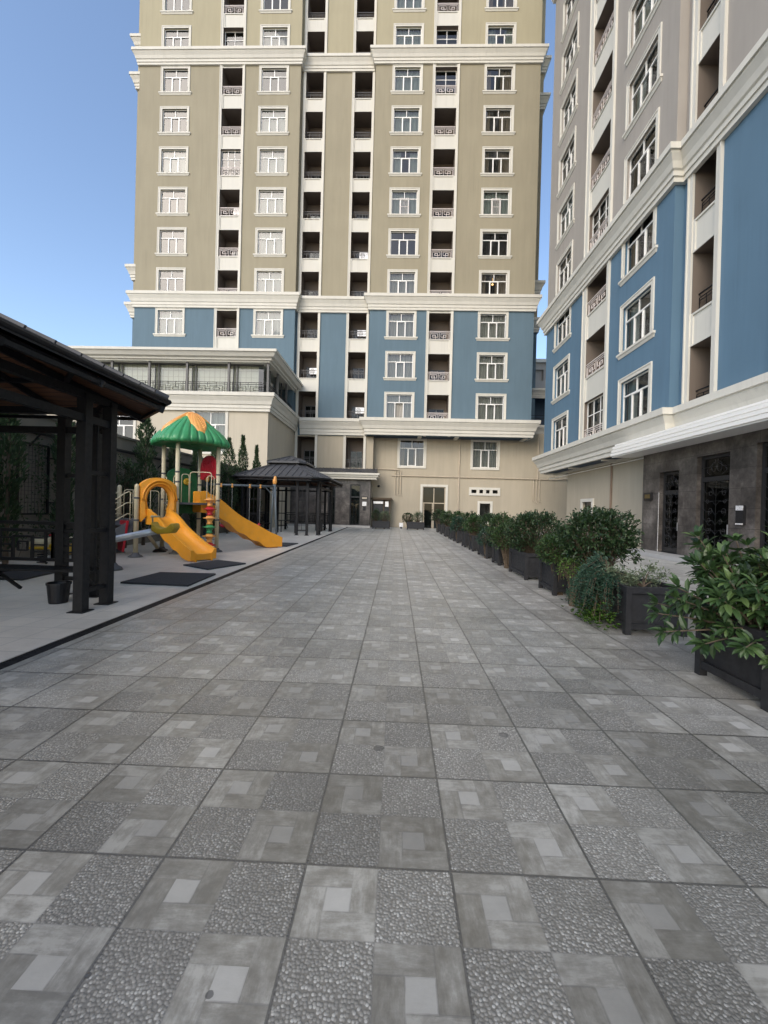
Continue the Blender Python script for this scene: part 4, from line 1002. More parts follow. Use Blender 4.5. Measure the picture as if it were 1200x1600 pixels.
# ================================================================ GAZEBOS
def oct_pts(hx, hy, c):
    return [(hx, -hy+c), (hx, hy-c), (hx-c, hy), (-hx+c, hy), (-hx, hy-c), (-hx, -hy+c), (-hx+c, -hy), (hx-c, -hy)]
def gazebo(loc, label):
    o = empty('gazebo', loc); tag(o, label, 'gazebo', 'black metal garden gazebos')
    HX, HY = 2.1, 2.8
    # roof tiers
    def tier(name, e, ez, t_, tz, seams, under=True):
        mb = MB(); n = 8
        v = [(x, y, ez) for x, y in e]+[(x, y, tz) for x, y in t_]+[(x, y, ez-.10) for x, y in e]
        mb.add(v, [(i, (i+1) % n, n+(i+1) % n, n+i) for i in range(n)]+[(2*n+i, 2*n+(i+1) % n, (i+1) % n, i) for i in range(n)]+([tuple(range(n, 2*n))]))
        for i in range(n):
            a, b = Vector((*e[i], ez)), Vector((*e[(i+1) % n], ez)); c, d = Vector((*t_[i], tz)), Vector((*t_[(i+1) % n], tz))
            L = (b-a).length; k = max(1, int(L/seams))
            mb.bar(a+Vector((0, 0, .02)), c+Vector((0, 0, .02)), .06, .05)
            for j in range(1, k):
                # seams run straight up the slope: start on the eave, end on ridge line or hip
                f_ = j/k; s_ = a.lerp(b, f_)
                outn = Vector(((b-a).y, -(b-a).x, 0)).normalized()
                cen = c.lerp(d, .5); run = abs((s_-cen).dot(outn))
                # clamp by hips
                tl = ((c-a).dot((b-a).normalized()))/L if L else 0; tr_ = 1-((d-a).dot((b-a).normalized()))/L if L else 0
                fr = 1.0
                if tl > 0 and f_ < tl: fr = f_/tl
                if tr_ > 0 and (1-f_) < tr_: fr = min(fr, (1-f_)/tr_)
                e2 = s_-outn*run*fr; e2.z = ez+(tz-ez)*fr
                mb.bar(s_+Vector((0, 0, .015)), e2+Vector((0, 0, .015)), .025, .04)
        return mb.build(name, M['shingle'], o)
    E = oct_pts(2.78, 3.48, .8); T = oct_pts(.9, 1.35, .3)
    rf = tier('roof', E, 3.12, T, 3.96, .34)
    mb = MB()
    for i in range(8):
        a, b = E[i], E[(i+1) % 8]; mb.tube([(a[0]*1.004, a[1]*1.004, 3.07), (b[0]*1.004, b[1]*1.004, 3.07)], .035, 8)
    mb.build('gutter', M['iron'], rf)
    tier('cupola', oct_pts(1.15, 1.6, .35), 4.12, oct_pts(.08, .4, .05), 4.52, .34)
    mb = MB(); mb.prism(oct_pts(.88, 1.33, .3), 3.9, 4.1); mb.build('cupola_drum', M['iron'], o)
    # plank soffit under the slope with rafters
    E2 = oct_pts(2.73, 3.43, .78); T2 = oct_pts(.85, 1.3, .29)
    mb = MB(); n = 8
    mb.add([(x, y, 3.00) for x, y in E2]+[(x, y, 3.84) for x, y in T2], [(n+i, n+(i+1) % n, (i+1) % n, i) for i in range(n)]+[tuple(reversed(range(n, 2*n)))])
    mb.build('soffit', M['wood'], o)
    mb = MB()
    for i in range(8):
        a, b = Vector((*E2[i], 2.93)), Vector((*T2[i], 3.76)); mb.bar(a, b, .07, .09)
        a2, b2 = Vector((*E2[(i+1) % 8], 2.93)), Vector((*T2[(i+1) % 8], 3.76)); L = (a2-a).length
        k = max(1, int(L/1.15))
        for j in range(1, k): mb.bar(a.lerp(a2, j/k), b.lerp(b2, j/k), .05, .08)
        mb.bar(a.lerp(b, .45), a2.lerp(b2, .45), .06, .06)
        mb.bar(a.lerp(b, .02), a2.lerp(b2, .02), .05, .05)
    mb.build('rafter', M['iron'], o)
    # ring beams
    mb = MB(); B_ = oct_pts(HX, HY, .5)
    for z in (2.62, 2.93):
        for i in range(8): mb.bar((*B_[i], z), (*B_[(i+1) % 8], z), .09, .10)
    mb.build('ring_beam', M['iron'], o)
    s_ = .065
    for sx in (1, -1):
        for sy in (1, -1):
            pp = [(HX, HY-.95), (HX, HY-.45), (HX-.5, HY), (HX-1.05, HY)]
            for x, y in pp:
                mb = MB(); mb.box(sx*x-s_, sx*x+s_, sy*y-s_, sy*y+s_, 0, 2.95); mb.box(sx*x-.11, sx*x+.11, sy*y-.11, sy*y+.11, 0, .012); mb.build('post', M['iron'], o)
            for (a, b) in ((pp[0], pp[1]), (pp[2], pp[3])):
                mb = MB(); a = (sx*a[0], sy*a[1]); b = (sx*b[0], sy*b[1])
                for z in (.27, 1.09, 1.9): mb.bar((*a, z), (*b, z), .05, .06)
                m_ = ((a[0]+b[0])/2, (a[1]+b[1])/2); mb.bar((*m_, .27), (*m_, 1.09), .02); mb.bar((*m_, 1.09), (*m_, 1.9), .025); mb.bar((*m_, 1.9), (*m_, 2.62), .025)
                mb.build('rung', M['iron'], o)
    # railings with key pattern and slatted benches on the far and wall sides
    def rail(P0, P1, inward):
        P0, P1 = Vector(P0), Vector(P1); d = (P1-P0); L = d.length; d.normalize(); mb = MB()
        def seg(u0, z0, u1, z1, w_=.035): mb.bar(P0+d*u0+Vector((0, 0, z0)), P0+d*u1+Vector((0, 0, z1)), w_)
        seg(0, 1.14, L, 1.14, .05); seg(0, 1.02, L, 1.02, .05); seg(0, .56, L, .56, .05)
        k = max(1, round(L/1.05))
        for i in range(k):
            a = L*i/k; b = L*(i+1)/k; w_ = b-a
            for f_ in (0, .12, .88, 1): seg(a+w_*f_, .56, a+w_*f_, 1.02)
            for z in (.68, .79, .90): seg(a+w_*.12, z, a+w_*.34, z, .025); seg(a+w_*.66, z, a+w_*.88, z, .025)
            seg(a+w_*.34, .56, a+w_*.34, .92); seg(a+w_*.66, .56, a+w_*.66, .92); seg(a+w_*.34, .92, a+w_*.66, .92); seg(a+w_*.42, .7, a+w_*.58, .7, .025); seg(a+w_*.42, .84, a+w_*.58, .84, .025)
            seg(a+w_*.42, .7, a+w_*.42, .84, .025); seg(a+w_*.58, .7, a+w_*.58, .84, .025)
        mb.build('railing', M['iron'], o)
        mb = MB(); inn = Vector(inward)
        for i in range(5): q = inn*(.07+i*.09); mb.bar(P0+q+Vector((0, 0, .46)), P1+q+Vector((0, 0, .46)), .075, .03, up=(0, 0, 1))
        for f_ in (.06, .5, .94):
            c = P0+d*L*f_; mb.bar(c+inn*.02+Vector((0, 0, .42)), c+inn*.5+Vector((0, 0, .42)), .04); mb.bar(c+inn*.02+Vector((0, 0, .1)), c+inn*.42+Vector((0, 0, .42)), .04)
        mb.build('bench', M['iron'], o)
    rail((-1.05, HY-.02, 0), (1.9, HY-.02, 0), (0, -1, 0))
    rail((-HX, -1.55, 0), (-HX, 1.55, 0), (1, 0, 0))
    return o
gz1 = gazebo((-6.35, 3.7, 0), 'near black metal gazebo cut by the left edge of the view, with brown plank ceiling')
gz2 = copy_tree(gz1); gz2.location = (-6.4, 25.2, 0); gz2['label'] = 'far black gazebo with ribbed two-tier roof, beyond the orange slides'

bk = MB(); bk.lathe((0, 0, 0), [(.115, 0), (.12, .02), (.145, .27), (.155, .27), (.155, .30), (.14, .30), (.14, .28), (.11, .05), (.01, .05)], 24)
b = bk.build('bucket', M['black'], loc=(-4.93, 6.0, 0), smooth=False); tag(b, 'black bucket on the ground under the near gazebo bench', 'bucket')
mb = MB(); mb.prism([(-.2, -.2), (.2, -.2), (.2, .2), (-.2, .2)], .04, .72); bn = mb.build('litter_bin', M['black'], loc=(-4.9, 26.6, 0), bevel=.02); tag(bn, 'square black litter bin under the right side of the far gazebo', 'bin')
mb = MB(); mb.box(-.23, .23, -.23, .23, .722, .78); mb.box(-.16, .16, -.16, .16, 0, .04); mb.build('lid', M['iron'], bn)

# far gazebo table and stools
tt = empty('garden_table', (-6.4, 24.6, 0)); tag(tt, 'low dark slatted table in the middle of the far gazebo', 'table')
mb = MB()
for i in range(7): mb.box(-.6, .6, -.42+i*.12, -.32+i*.12, .70, .73)
mb.build('top', M['iron'], tt)
for sx in (-1, 1):
    for sy in (-1, 1): mb = MB(); mb.box(sx*.5-.025, sx*.5+.025, sy*.35-.025, sy*.35+.025, 0, .70); mb.build('leg', M['iron'], tt)

# ================================================================ PLAYGROUND
def V(*a): return Vector(a)
pg = empty('play_tower', (-6.65, 13.25, 0)); OP = (-6.65, 13.25, 0)
tag(pg, 'play tower with green scalloped roof, cream posts and two orange slides', 'playground set')
P4, P5, P6, P3 = (-6.62, 12.42), (-5.76, 13.30), (-6.72, 14.05), (-7.50, 13.22)
P2, P1 = (-7.22, 11.42), (-8.32, 12.32)
def post(p, h, dome=True):
    mb = MB(); x, y = p
    mb.lathe((x, y, 0), [(.062, .08), (.062, h-.04), (.058, h), (.03, h+.03), (.005, h+.035)] if dome else [(.062, .08), (.062, h)], 16)
    o = mb.build('post', M['post'], pg, OP, smooth=True)
    mb = MB(); mb.lathe((x, y, 0), [(.19, 0), (.17, .035), (.10, .07), (.078, .12)], 14); mb.build('foot', M['footgrey'], o, OP, smooth=True)
    mb = MB()
    for z in (1.0, 1.62, 2.15, 2.45):
        if z < h-.1: mb.lathe((x, y, z), [(.064, 0), (.072, .005), (.072, .045), (.064, .05)], 14)
    mb.build('clamp', M['footgrey'], o, OP); return o
for p in (P3, P4, P5, P6): post(p, 3.5, False)
for p in (P1, P2): post(p, 2.0)
# decks
mb = MB(); mb.prism([P4, P5, P6, P3], 1.50, 1.56); mb.build('deck', M['footgrey'], pg, OP)
mb = MB(); mb.prism([P2, P4, P3, P1], .98, 1.04); mb.build('deck', M['footgrey'], pg, OP)
# roof: scalloped green pad with corn-coloured scaled top
C0 = V(-6.65, 13.25, 0); ang0 = math.atan2(P4[1]-C0.y, P4[0]-C0.x)
def roof_r(a):      # rounded square, corners at the posts, gentle scallops
    q = a-ang0; s4 = math.cos(2*q)**2
    return 1.02+.22*s4
mb = MB(); n = 224; prof = [(0.0, 4.42), (.16, 4.37), (.34, 4.24), (.52, 4.09), (.70, 3.93), (.84, 3.78), (.94, 3.64), (1.0, 3.52), (.985, 3.43), (.9, 3.38), (.5, 3.42), (0, 3.45)]
vv = []; ff = []
for i, (r, z) in enumerate(prof):
    for k in range(n):
        a = 6.28318*k/n; grv = (1-abs(math.sin(a*14)))**3 if 2 < i < 10 else 0
        sc_ = 1-.05*grv; z_ = z-.035*grv*(1 if i < 8 else 0)
        sag = .07*math.cos(2*(a-ang0))**2*(r if i < 9 else .5)
        vv.append((C0.x+roof_r(a)*r*sc_*math.cos(a), C0.y+roof_r(a)*r*sc_*math.sin(a), z_-sag))
for i in range(len(prof)-1):
    for k in range(n): k2 = (k+1) % n; ff.append((i*n+k2, i*n+k, (i+1)*n+k, (i+1)*n+k2))
mb.add(vv, ff); rf = mb.build('roof', M['green'], pg, OP, smooth=True)
# corn top: four tongues running down between the petals (over the flat sides)
mb = MB(); n = 120; rows = 26; vv = []; ff = []
def rz(r):
    for (r0, z0), (r1, z1) in zip(prof[:8], prof[1:8]):
        if r0 <= r <= r1: return z0+(z1-z0)*(r-r0)/(r1-r0)
    return prof[7][1]
for i in range(rows):
    for k in range(n):
        a = 6.28318*k/n; tong = .27+.62*(abs(math.sin(2*(a-ang0))))**2.2
        r = tong*i/(rows-1)
        edge = 1 if i < rows-1 else 0
        stepz = .018*((i*1.0) % 2)
        z = rz(r)-.07*math.cos(2*(a-ang0))**2*r+(.035+stepz+.008*math.sin(k*2.1)) * edge-(.03 if not edge else 0)
        vv.append((C0.x+roof_r(a)*r*math.cos(a), C0.y+roof_r(a)*r*math.sin(a), z))
for i in range(rows-1):
    for k in range(n): k2 = (k+1) % n; ff.append((i*n+k2, i*n+k, (i+1)*n+k, (i+1)*n+k2))
mb.add(vv, ff); mb.build('roof_crown', M['corn'], rf, OP, smooth=False)
# arched entry panel of the near slide, between P2 and P4
A0 = V(*P2, 0)+(V(*P4, 0)-V(*P2, 0))*.06; A1 = V(*P2, 0)+(V(*P4, 0)-V(*P2, 0))*.95
ax = (A1-A0); LA = ax.length; ax.normalize(); nrm = V(ax.y, -ax.x, 0)
def arch_panel(z0, zt, th, hole):
    """outer outline and round hole as a ring of quads with thickness"""
    mb = MB(); n = 40; hc, hr, hrz = hole; cx = LA/2
    inner = []; outer = []
    for k in range(n+1):
        a = math.pi*1.22 - (math.pi*1.44)*k/n
        inner.append((cx+hr*math.cos(a), hc+hrz*math.sin(a)))
        ux, uz = math.cos(a), math.sin(a)
        ox = cx+LA/2*max(-1, min(1, ux*1.25)); oz = hc+(zt-hc)*(max(0, uz)**.8 if uz > 0 else 0)*1.0
        if uz <= .15: oz = hc+(hc-z0)*uz*1.6
        oz = max(z0, oz); outer.append((ox, oz))
    def P(pt, t_): q = A0+ax*pt[0]+nrm*t_; return (q.x, q.y, pt[1])
    for k in range(n):
        i0, i1, o0, o1 = inner[k], inner[k+1], outer[k], outer[k+1]
        m0 = ((i0[0]+o0[0])/2, (i0[1]+o0[1])/2); m1 = ((i1[0]+o1[0])/2, (i1[1]+o1[1])/2)
        mb.quad(P(i0, th*.5), P(i1, th*.5), P(m1, th*1.25), P(m0, th*1.25)); mb.quad(P(m0, th*1.25), P(m1, th*1.25), P(o1, th*.8), P(o0, th*.8))
        mb.quad(P(i0, -th*.5), P(o0, -th*.5), P(o1, -th*.5), P(i1, -th*.5))
        mb.quad(P(i0, th*.5), P(i0, -th*.5), P(i1, -th*.5), P(i1, th*.5)); mb.quad(P(o0, -th*.5), P(o0, th*.8), P(o1, th*.8), P(o1, -th*.5))
    return mb
pn = arch_panel(.98, 2.25, .10, (1.58, .335, .42)).build('slide_hood', M['orange'], pg, OP, smooth=False)
mb = MB()
for rr_ in (.50, .58):
    mb.tube([tuple(A0+ax*(LA/2+rr_*.86*math.cos(t*.1571))+nrm*.13+V(0, 0, 1.58+rr_*math.sin(t*.1571)*1.0)) for t in range(0, 21)], .022, 6)
mb.build('hood_rib', M['orange'], pn, OP, smooth=True)
def slide(start, dirv, L, zs, ze, W_, name, wav=0.0, wallh=.2, flat=.12, side_drop=.18):
    """curved trough: start point (mid, at deck edge) along dirv"""
    s_ = V(*start, 0); d = V(*dirv, 0).normalized(); sd_ = V(d.y, -d.x, 0); n = 44; mb = MB(); rows_ = []
    for i in range(n+1):
        t_ = i/n; e = t_*t_*(3-2*t_)
        e = .35*t_+.65*e
        z = zs+(ze-zs)*min(1, e/(1-flat*.5)) + wav*math.sin(t_*math.pi*3.2)*(1-t_)
        z = max(z, ze)
        if t_ > .93: z += 0
        c = s_+d*L*t_
        h_ = wallh*(1.25 if t_ < .08 else 1)*(1-.45*max(0, t_-.9)/.1)
        hw = W_/2*(1+.12*max(0, t_-.8)/.2)
        pr = [(-hw-.05, z+h_*.72), (-hw-.055, z+h_*.95), (-hw-.01, z+h_), (-hw+.04, z+h_*.9), (-hw+.07, z+.04), (-hw+.14, z), (0, z-.015), (hw-.14, z), (hw-.07, z+.04), (hw-.04, z+h_*.9), (hw+.01, z+h_), (hw+.055, z+h_*.95), (hw+.05, z+h_*.72)]
        sdp = side_drop*(1+.10*math.sin(t_*34))
        pr = [(-hw-.045, max(.04, z-sdp))]+pr+[(hw+.045, max(.04, z-sdp))]
        rows_.append([c+sd_*a+V(0, 0, b_) for a, b_ in pr])
    m_ = len(rows_[0]); vv = [tuple(p) for r in rows_ for p in r]; ff = []
    for i in range(n):
        for j in range(m_-1): ff.append((i*m_+j, i*m_+j+1, (i+1)*m_+j+1, (i+1)*m_+j))
        ff.append((i*m_+m_-1, i*m_, (i+1)*m_, (i+1)*m_+m_-1))
    ff.append(tuple(range(m_))); ff.append(tuple(n*m_+j for j in reversed(range(m_))))
    mb.add(vv, ff); o = mb.build(name, M['orange'], pg, OP, smooth=True)
    em = o.modifiers.new('edges', 'EDGE_SPLIT'); em.split_angle = R(50)
    mb = MB(); q = s_+d*(L*.86)
    a = q-sd_*W_*.42; b_ = q+sd_*W_*.42; c = q+d*.28
    for k in (-1, 1):
        e0 = q+sd_*k*W_*.4; mb.bar(e0+V(0, 0, ze*.5), e0+d*.3+V(0, 0, ze*.5), .05, ze)
    mb.bar(q-sd_*W_*.4+V(0, 0, ze*.4), q+sd_*W_*.4+V(0, 0, ze*.4), .06, ze*.8); mb.build('slide_foot', M['orange'], o, OP)
    return o
mid24 = ((P2[0]+P4[0])/2, (P2[1]+P4[1])/2)
slide((mid24[0]+nrm.x*.02, mid24[1]+nrm.y*.02), (nrm.x*1.0, nrm.y*.86), 2.05, 1.10, .20, .62, 'slide', wav=.05, wallh=.2)
mid56 = ((P5[0]+P6[0])/2, (P5[1]+P6[1])/2)
slide((mid56[0]-.25, mid56[1]-.25), (.69, .72), 2.95, 1.56, .22, .6, 'slide', wav=.10, wallh=.3, side_drop=.30)
# red hood panel above the far slide
q0, q1 = V(*P6, 0), V(*P5, 0); dx = (q1-q0); LL = dx.length; dx.normalize(); nn_ = V(dx.y, -dx.x, 0)
def flat_panel(name, pts, q0, dx, nn_, th, mat):
    mb = MB(); n = len(pts); f_ = [q0+dx*a+V(0, 0, z)+nn_*th/2 for a, z in pts]; b_ = [q0+dx*a+V(0, 0, z)-nn_*th/2 for a, z in pts]
    mb.add([tuple(p) for p in f_+b_], [tuple(range(n)), tuple(reversed(range(n, 2*n)))]+[(i, n+i, n+(i+1) % n, (i+1) % n) for i in range(n)])
    return mb.build(name, mat, pg, OP, bevel=.012)
pts = [(.1, 2.36), (.3, 2.33), (.42, 2.42), (.6, 2.46), (.78, 2.42), (.92, 2.33), (LL-.1, 2.36)]+[(LL/2+(LL/2-.1)*math.cos(t*math.pi/14), 2.72+.42*math.sin(t*math.pi/14)) for t in range(15)]
rp = flat_panel('hood_panel', pts, q0, dx, nn_, .07, M['red'])
mb = MB()
for sgn in (1,):
    c = q0+dx*LL/2
    mb.tube([tuple(c+dx*.33*math.cos(t*math.pi/12)+nn_*.05+V(0, 0, 2.74+.27*math.sin(t*math.pi/12))) for t in range(13)], .025, 6)
    for a in (-.2, 0, .2): mb.bar(c+dx*(a-.06)+nn_*.045+V(0, 0, 2.86), c+dx*(a+.06)+nn_*.045+V(0, 0, 2.86), .03)
mb.build('panel_relief', M['red'], rp, OP)
# green panel on the far left side
q0, q1 = V(*P3, 0), V(*P6, 0); dx = (q1-q0); LL = dx.length; dx.normalize(); nn_ = V(dx.y, -dx.x, 0)
pts = [(.09, 1.2), (LL-.09, 1.2), (LL-.09, 2.4)]+[(LL/2+(LL/2-.09)*math.cos(t*math.pi/12), 2.42+.28*math.sin(t*math.pi/12)) for t in range(13)]
gp = flat_panel('side_panel', pts, q0, dx, nn_, .07, M['dgreen'])
mb = MB(); c = q0+dx*LL*.62+nn_*.08+V(0, 0, 2.25)
for k in range(8): mb.tube([tuple(c), tuple(c+dx*.11*math.cos(k*.785)+V(0, 0, .11*math.sin(k*.785)))], [.035, .045], 6)
mb.build('flower', M['yellow'], gp, OP, smooth=True)
# railings with rounded loops
def loop(p, q, z0, z1, r=.014, parent=pg, name='railing', mid=()):
    p, q = V(*p, 0), V(*q, 0); d = (q-p); L = d.length; d.normalize(); c_ = .07
    mb = MB()
    mb.tube([tuple(p+V(0, 0, z0)), tuple(p+V(0, 0, z1-c_)), tuple(p+d*c_*.3+V(0, 0, z1-c_*.3)), tuple(p+d*c_+V(0, 0, z1)), tuple(p+d*(L-c_)+V(0, 0, z1)), tuple(p+d*(L-c_*.3)+V(0, 0, z1-c_*.3)), tuple(q+V(0, 0, z1-c_)), tuple(q+V(0, 0, z0))], r, 8)
    for u in mid: mb.tube([tuple(p+d*L*u+V(0, 0, z0)), tuple(p+d*L*u+V(0, 0, z1))], r*.9, 6)
    return mb.build(name, M['post'], parent, OP, smooth=True)
def along(a, b, f_): return (a[0]+(b[0]-a[0])*f_, a[1]+(b[1]-a[1])*f_)
loop(along(P4, P5, .1), along(P4, P5, .28), 1.56, 2.42); loop(along(P4, P5, .72), along(P4, P5, .9), 1.56, 2.42)
oo = V(.7, -.7, 0)*.42
loop((along(P4, P5, .3)[0]+.0, along(P4, P5, .3)[1]), (along(P4, P5, .7)[0]+oo.x, along(P4, P5, .7)[1]+oo.y), 1.56, 2.5)
loop(along(P3, P4, .08), along(P3, P4, .25), 1.04, 2.35); loop(along(P3, P4, .75), along(P3, P4, .92), 1.04, 2.35)
loop(along(P1, P3, .1), along(P1, P3, .9), 1.04, 1.9, mid=(.25, .5, .75))
# rungs between lower and upper deck
mb = MB()
for i in range(5): a, b_ = along(P3, P4, .27), along(P3, P4, .73); mb.tube([(*a, 1.08+i*.13), (*b_, 1.08+i*.13)], .014, 6)
mb.build('ladder_rung', M['post'], pg, OP)
# spindle climber with coloured discs
cx, cy = -5.80, 12.86
mb = MB(); mb.tube([(cx, cy, 0), (cx, cy, 1.72)], .025, 8); cl = mb.build('climbing_pole', M['post'], pg, OP)
for i, (z, m_) in enumerate(((.06, 'red'), (.34, 'corn'), (.62, 'green'), (.90, 'corn'), (1.18, 'red'), (1.46, 'corn'))):
    mb = MB(); r0 = .2
    mb.lathe((cx, cy, z), [(.10, 0), (.075, .06), (.07, .08), (.10, .13), (.12, .17), (r0, .185), (r0+.005, .20), (.12, .215), (.09, .26), (.05, .27)], 18); mb.build('climbing_disc', M[m_], cl, OP, smooth=True)
mb = MB()
for z in (.4, 1.1): mb.tube([(cx, cy, z), (*along(P4, P5, .95), z)], .014, 6)
mb.build('brace', M['steel'], cl, OP)
# stairs down to the left from the lower deck
m12 = V((P1[0]+P2[0])/2, (P1[1]+P2[1])/2, 0); sdv = V(-.80, -.60, 0).normalized(); sw_ = V(P2[0]-P1[0], P2[1]-P1[1], 0).normalized()
mb = MB()
for i in range(5):
    c = m12+sdv*(.12+i*.25); z = .86-i*.19; mb.bar(c-sw_*.38+V(0, 0, z), c+sw_*.38+V(0, 0, z), .24, .03)
st_ = mb.build('stair', M['footgrey'], pg, OP)
for k in (-1, 1):
    e = sw_*k*.42; mb = MB()
    pp = [m12+e+V(0, 0, .72), m12+e+V(0, 0, 1.06), m12+e+sdv*1.35+V(0, 0, .10), m12+e+sdv*1.35+V(0, 0, .0), m12+e+sdv*.9]
    pp2 = [p+sw_*.04 for p in pp]; n = 5
    mb.add([tuple(p) for p in pp+pp2], [(0, 1, 2, 3, 4), (9, 8, 7, 6, 5)]+[(i, n+i, n+(i+1) % n, (i+1) % n) for i in range(n)]); mb.build('stringer', M['footgrey'], st_, OP)
    mb = MB(); a = m12+e
    mb.tube([tuple(a+V(0, 0, 1.75)), tuple(a+sdv*.1+V(0, 0, 1.82)), tuple(a+sdv*.2+V(0, 0, 1.76)), tuple(a+sdv*1.3+V(0, 0, .85)), tuple(a+sdv*1.32+V(0, 0, .25))], .016, 8)
    mb.tube([tuple(a+V(0, 0, 1.15)), tuple(a+sdv*.12+V(0, 0, 1.2)), tuple(a+sdv*1.3+V(0, 0, .4))], .014, 8); mb.tube([tuple(a+sdv*.06+V(0, 0, 1.0)), tuple(a+sdv*.06+V(0, 0, 1.8))], .014, 8)
    mb.tube([tuple(a+V(0, 0, 1.5)), tuple(a+sdv*.15+V(0, 0, 1.5)), tuple(a+sdv*1.3+V(0, 0, .62))], .014, 8)
    mb.build('handrail', M['post'], st_, OP, smooth=True)
mb = MB(); e = m12+sdv*.0
pa = [V(*P1, 0)+V(.08, -.15, .1), V(*P1, 0)+V(.02, -.06, .98), V(*P2, 0)+V(-.25, -.02, 1.0), V(*P2, 0)+V(-.45, .1, .12)]
mb.add([tuple(p) for p in pa]+[tuple(p+V(.04, .04, 0)) for p in pa], [(0, 1, 2, 3), (7, 6, 5, 4), (0, 4, 5, 1), (1, 5, 6, 2), (2, 6, 7, 3), (3, 7, 4, 0)]); mb.build('under_panel', M['red'], pg, OP, bevel=.01)
# slanting brace leg with dark foot
mb = MB(); mb.tube([(-7.55, 12.3, .75), (-7.35, 12.75, .1)], .05, 10); sl_ = mb.build('brace_leg', M['post'], pg, OP, smooth=True)
mb = MB(); mb.lathe((-7.33, 12.8, 0), [(.2, 0), (.18, .05), (.11, .1), (.06, .14)], 12); mb.build('foot', M['black'], sl_, OP, smooth=True)

# seesaw
ss = empty('seesaw', (-6.25, 9.1, 0)); tag(ss, 'seesaw with thick silver beam and mustard moulded seats, half behind the near gazebo posts', 'seesaw')
mb = MB(); mb.tube([(-1.15, .08, .42), (1.0, -.05, .90)], .075, 14); mb.build('beam', M['steel'], ss, smooth=True)
mb = MB(); mb.tube([(0, 0, 0), (0, 0, .62)], .05, 10); pv = mb.build('pivot_post', M['black'], ss, smooth=True)
mb = MB(); mb.lathe((0, 0, 0), [(.2, 0), (.17, .06), (.10, .1), (.06, .16)], 14); mb.build('foot', M['footgrey'], pv, smooth=True)
for sx, cz, cy_ in ((1, .93, -.06), (-1, .40, .09)):
    mb = MB(); c = V(sx*1.18, cy_, cz); s1 = V(sx, 0, 0)
    pr = [(-.24, .18), (-.17, .07), (-.02, .03), (.10, .06), (.2, .15), (.26, .14), (.28, .05), (.2, -.07), (-.1, -.10), (-.24, -.02)]
    f_ = [c+s1*a+V(0, -.14, b_) for a, b_ in pr]; b2 = [c+s1*a+V(0, .14, b_) for a, b_ in pr]; n = len(pr)
    mb.add([tuple(p) for p in f_+b2], [tuple(range(n)), tuple(reversed(range(n, 2*n)))]+[(i, n+i, n+(i+1) % n, (i+1) % n) for i in range(n)]); mb.build('seat', M['yellow'], ss, bevel=.03)
    mb = MB(); mb.tube([tuple(c-s1*.28+V(0, .02, -.05)), tuple(c-s1*.28+V(0, .0, .25)), tuple(c-s1*.22+V(0, -.12, .30))], .018, 8); mb.tube([tuple(c-s1*.22+V(0, -.16, .28)), tuple(c-s1*.22+V(0, .16, .28))], .02, 8); mb.build('handle', M['post'], ss, smooth=True)

# spring rider beyond the railing of the near gazebo
sr = empty('spring_rider', (-8.3, 9.6, 0)); tag(sr, 'small cream and yellow spring rider glimpsed through the near gazebo railing', 'spring rider')
mb = MB(); mb.tube([(.09*math.cos(t*.8), .09*math.sin(t*.8), .02+t*.0075) for t in range(50)], .018, 6); mb.build('spring', M['iron'], sr)
mb = MB(); mb.tube([(-.35, 0, .42), (-.1, 0, .50), (.2, 0, .52), (.34, 0, .66), (.40, 0, .86), (.52, 0, .9)], [.06, .13, .12, .08, .07, .04], 12); mb.build('body', M['post'], sr, smooth=True)
mb = MB(); mb.box(-.25, .2, -.16, .16, .36, .42); mb.build('saddle', M['yellow'], sr, bevel=.03)
mb = MB(); mb.tube([(.3, -.16, .7), (.3, .16, .7)], .018, 8); mb.build('handle', M['red'], sr)

# swing set
sg = empty('swing_set', (-7.4, 19.7, 0)); OS = (-7.4, 19.7, 0); tag(sg, 'blue-grey swing frame with yellow bulb caps behind the far slide', 'swing set')
L0, L1 = V(-8.7, 18.9, 2.45), V(-6.05, 20.5, 2.5)
mb = MB(); mb.tube([tuple(L0), tuple(L1)], .05, 10); mb.build('beam', M['bluegrey'], sg, OS, smooth=True)
pd = V(.5, -.85, 0)
for c in (L0, L1):
    for k in (-1, 1):
        top = c+pd*k*.10+V(0, 0, .12); ft = V(c.x, c.y, 0)+pd*k*.62
        mb = MB(); mb.tube([tuple(ft), tuple(top)], .05, 10); lg = mb.build('leg', M['bluegrey'], sg, OS, smooth=True)
        mb = MB(); s2 = 1 if k > 0 else .7; mb.lathe(tuple(top), [(.06*s2, -.02), (.09*s2, .06), (.095*s2, .14), (.075*s2, .26*s2+.06), (.04*s2, .32*s2+.06), (.005, .34*s2+.06)], 12); mb.build('cap', M['corn'], lg, OS, smooth=True)
    mb = MB(); mb.bar(c+(L1-L0).normalized()*(.45 if c is L0 else -.45)+V(0, 0, -.02), V(c.x, c.y, 1.95)+pd*.05, .03); mb.build('brace', M['bluegrey'], sg, OS)
for f_, has in ((.2, 1), (.62, 1)):
    a = L0.lerp(L1, f_); b_ = L0.lerp(L1, f_+.16)
    sw2 = MB(); sw2.tube([tuple(a), tuple(a-V(0, 0, 1.9))], .008, 5); sw2.tube([tuple(b_), tuple(b_-V(0, 0, 1.9))], .008, 5)
    mb_ = sw2.build('chain', M['steel'], sg, OS)
    s2 = MB(); c = (a+b_)/2-V(0, 0, 1.92); d = (b_-a).normalized(); s2.tube([tuple(c-d*.26+V(0, 0, .08)), tuple(c-d*.18), tuple(c+d*.18), tuple(c+d*.26+V(0, 0, .08))], .07, 10); s2.build('seat', M['red'], sg, OS, smooth=True)
mb = MB()
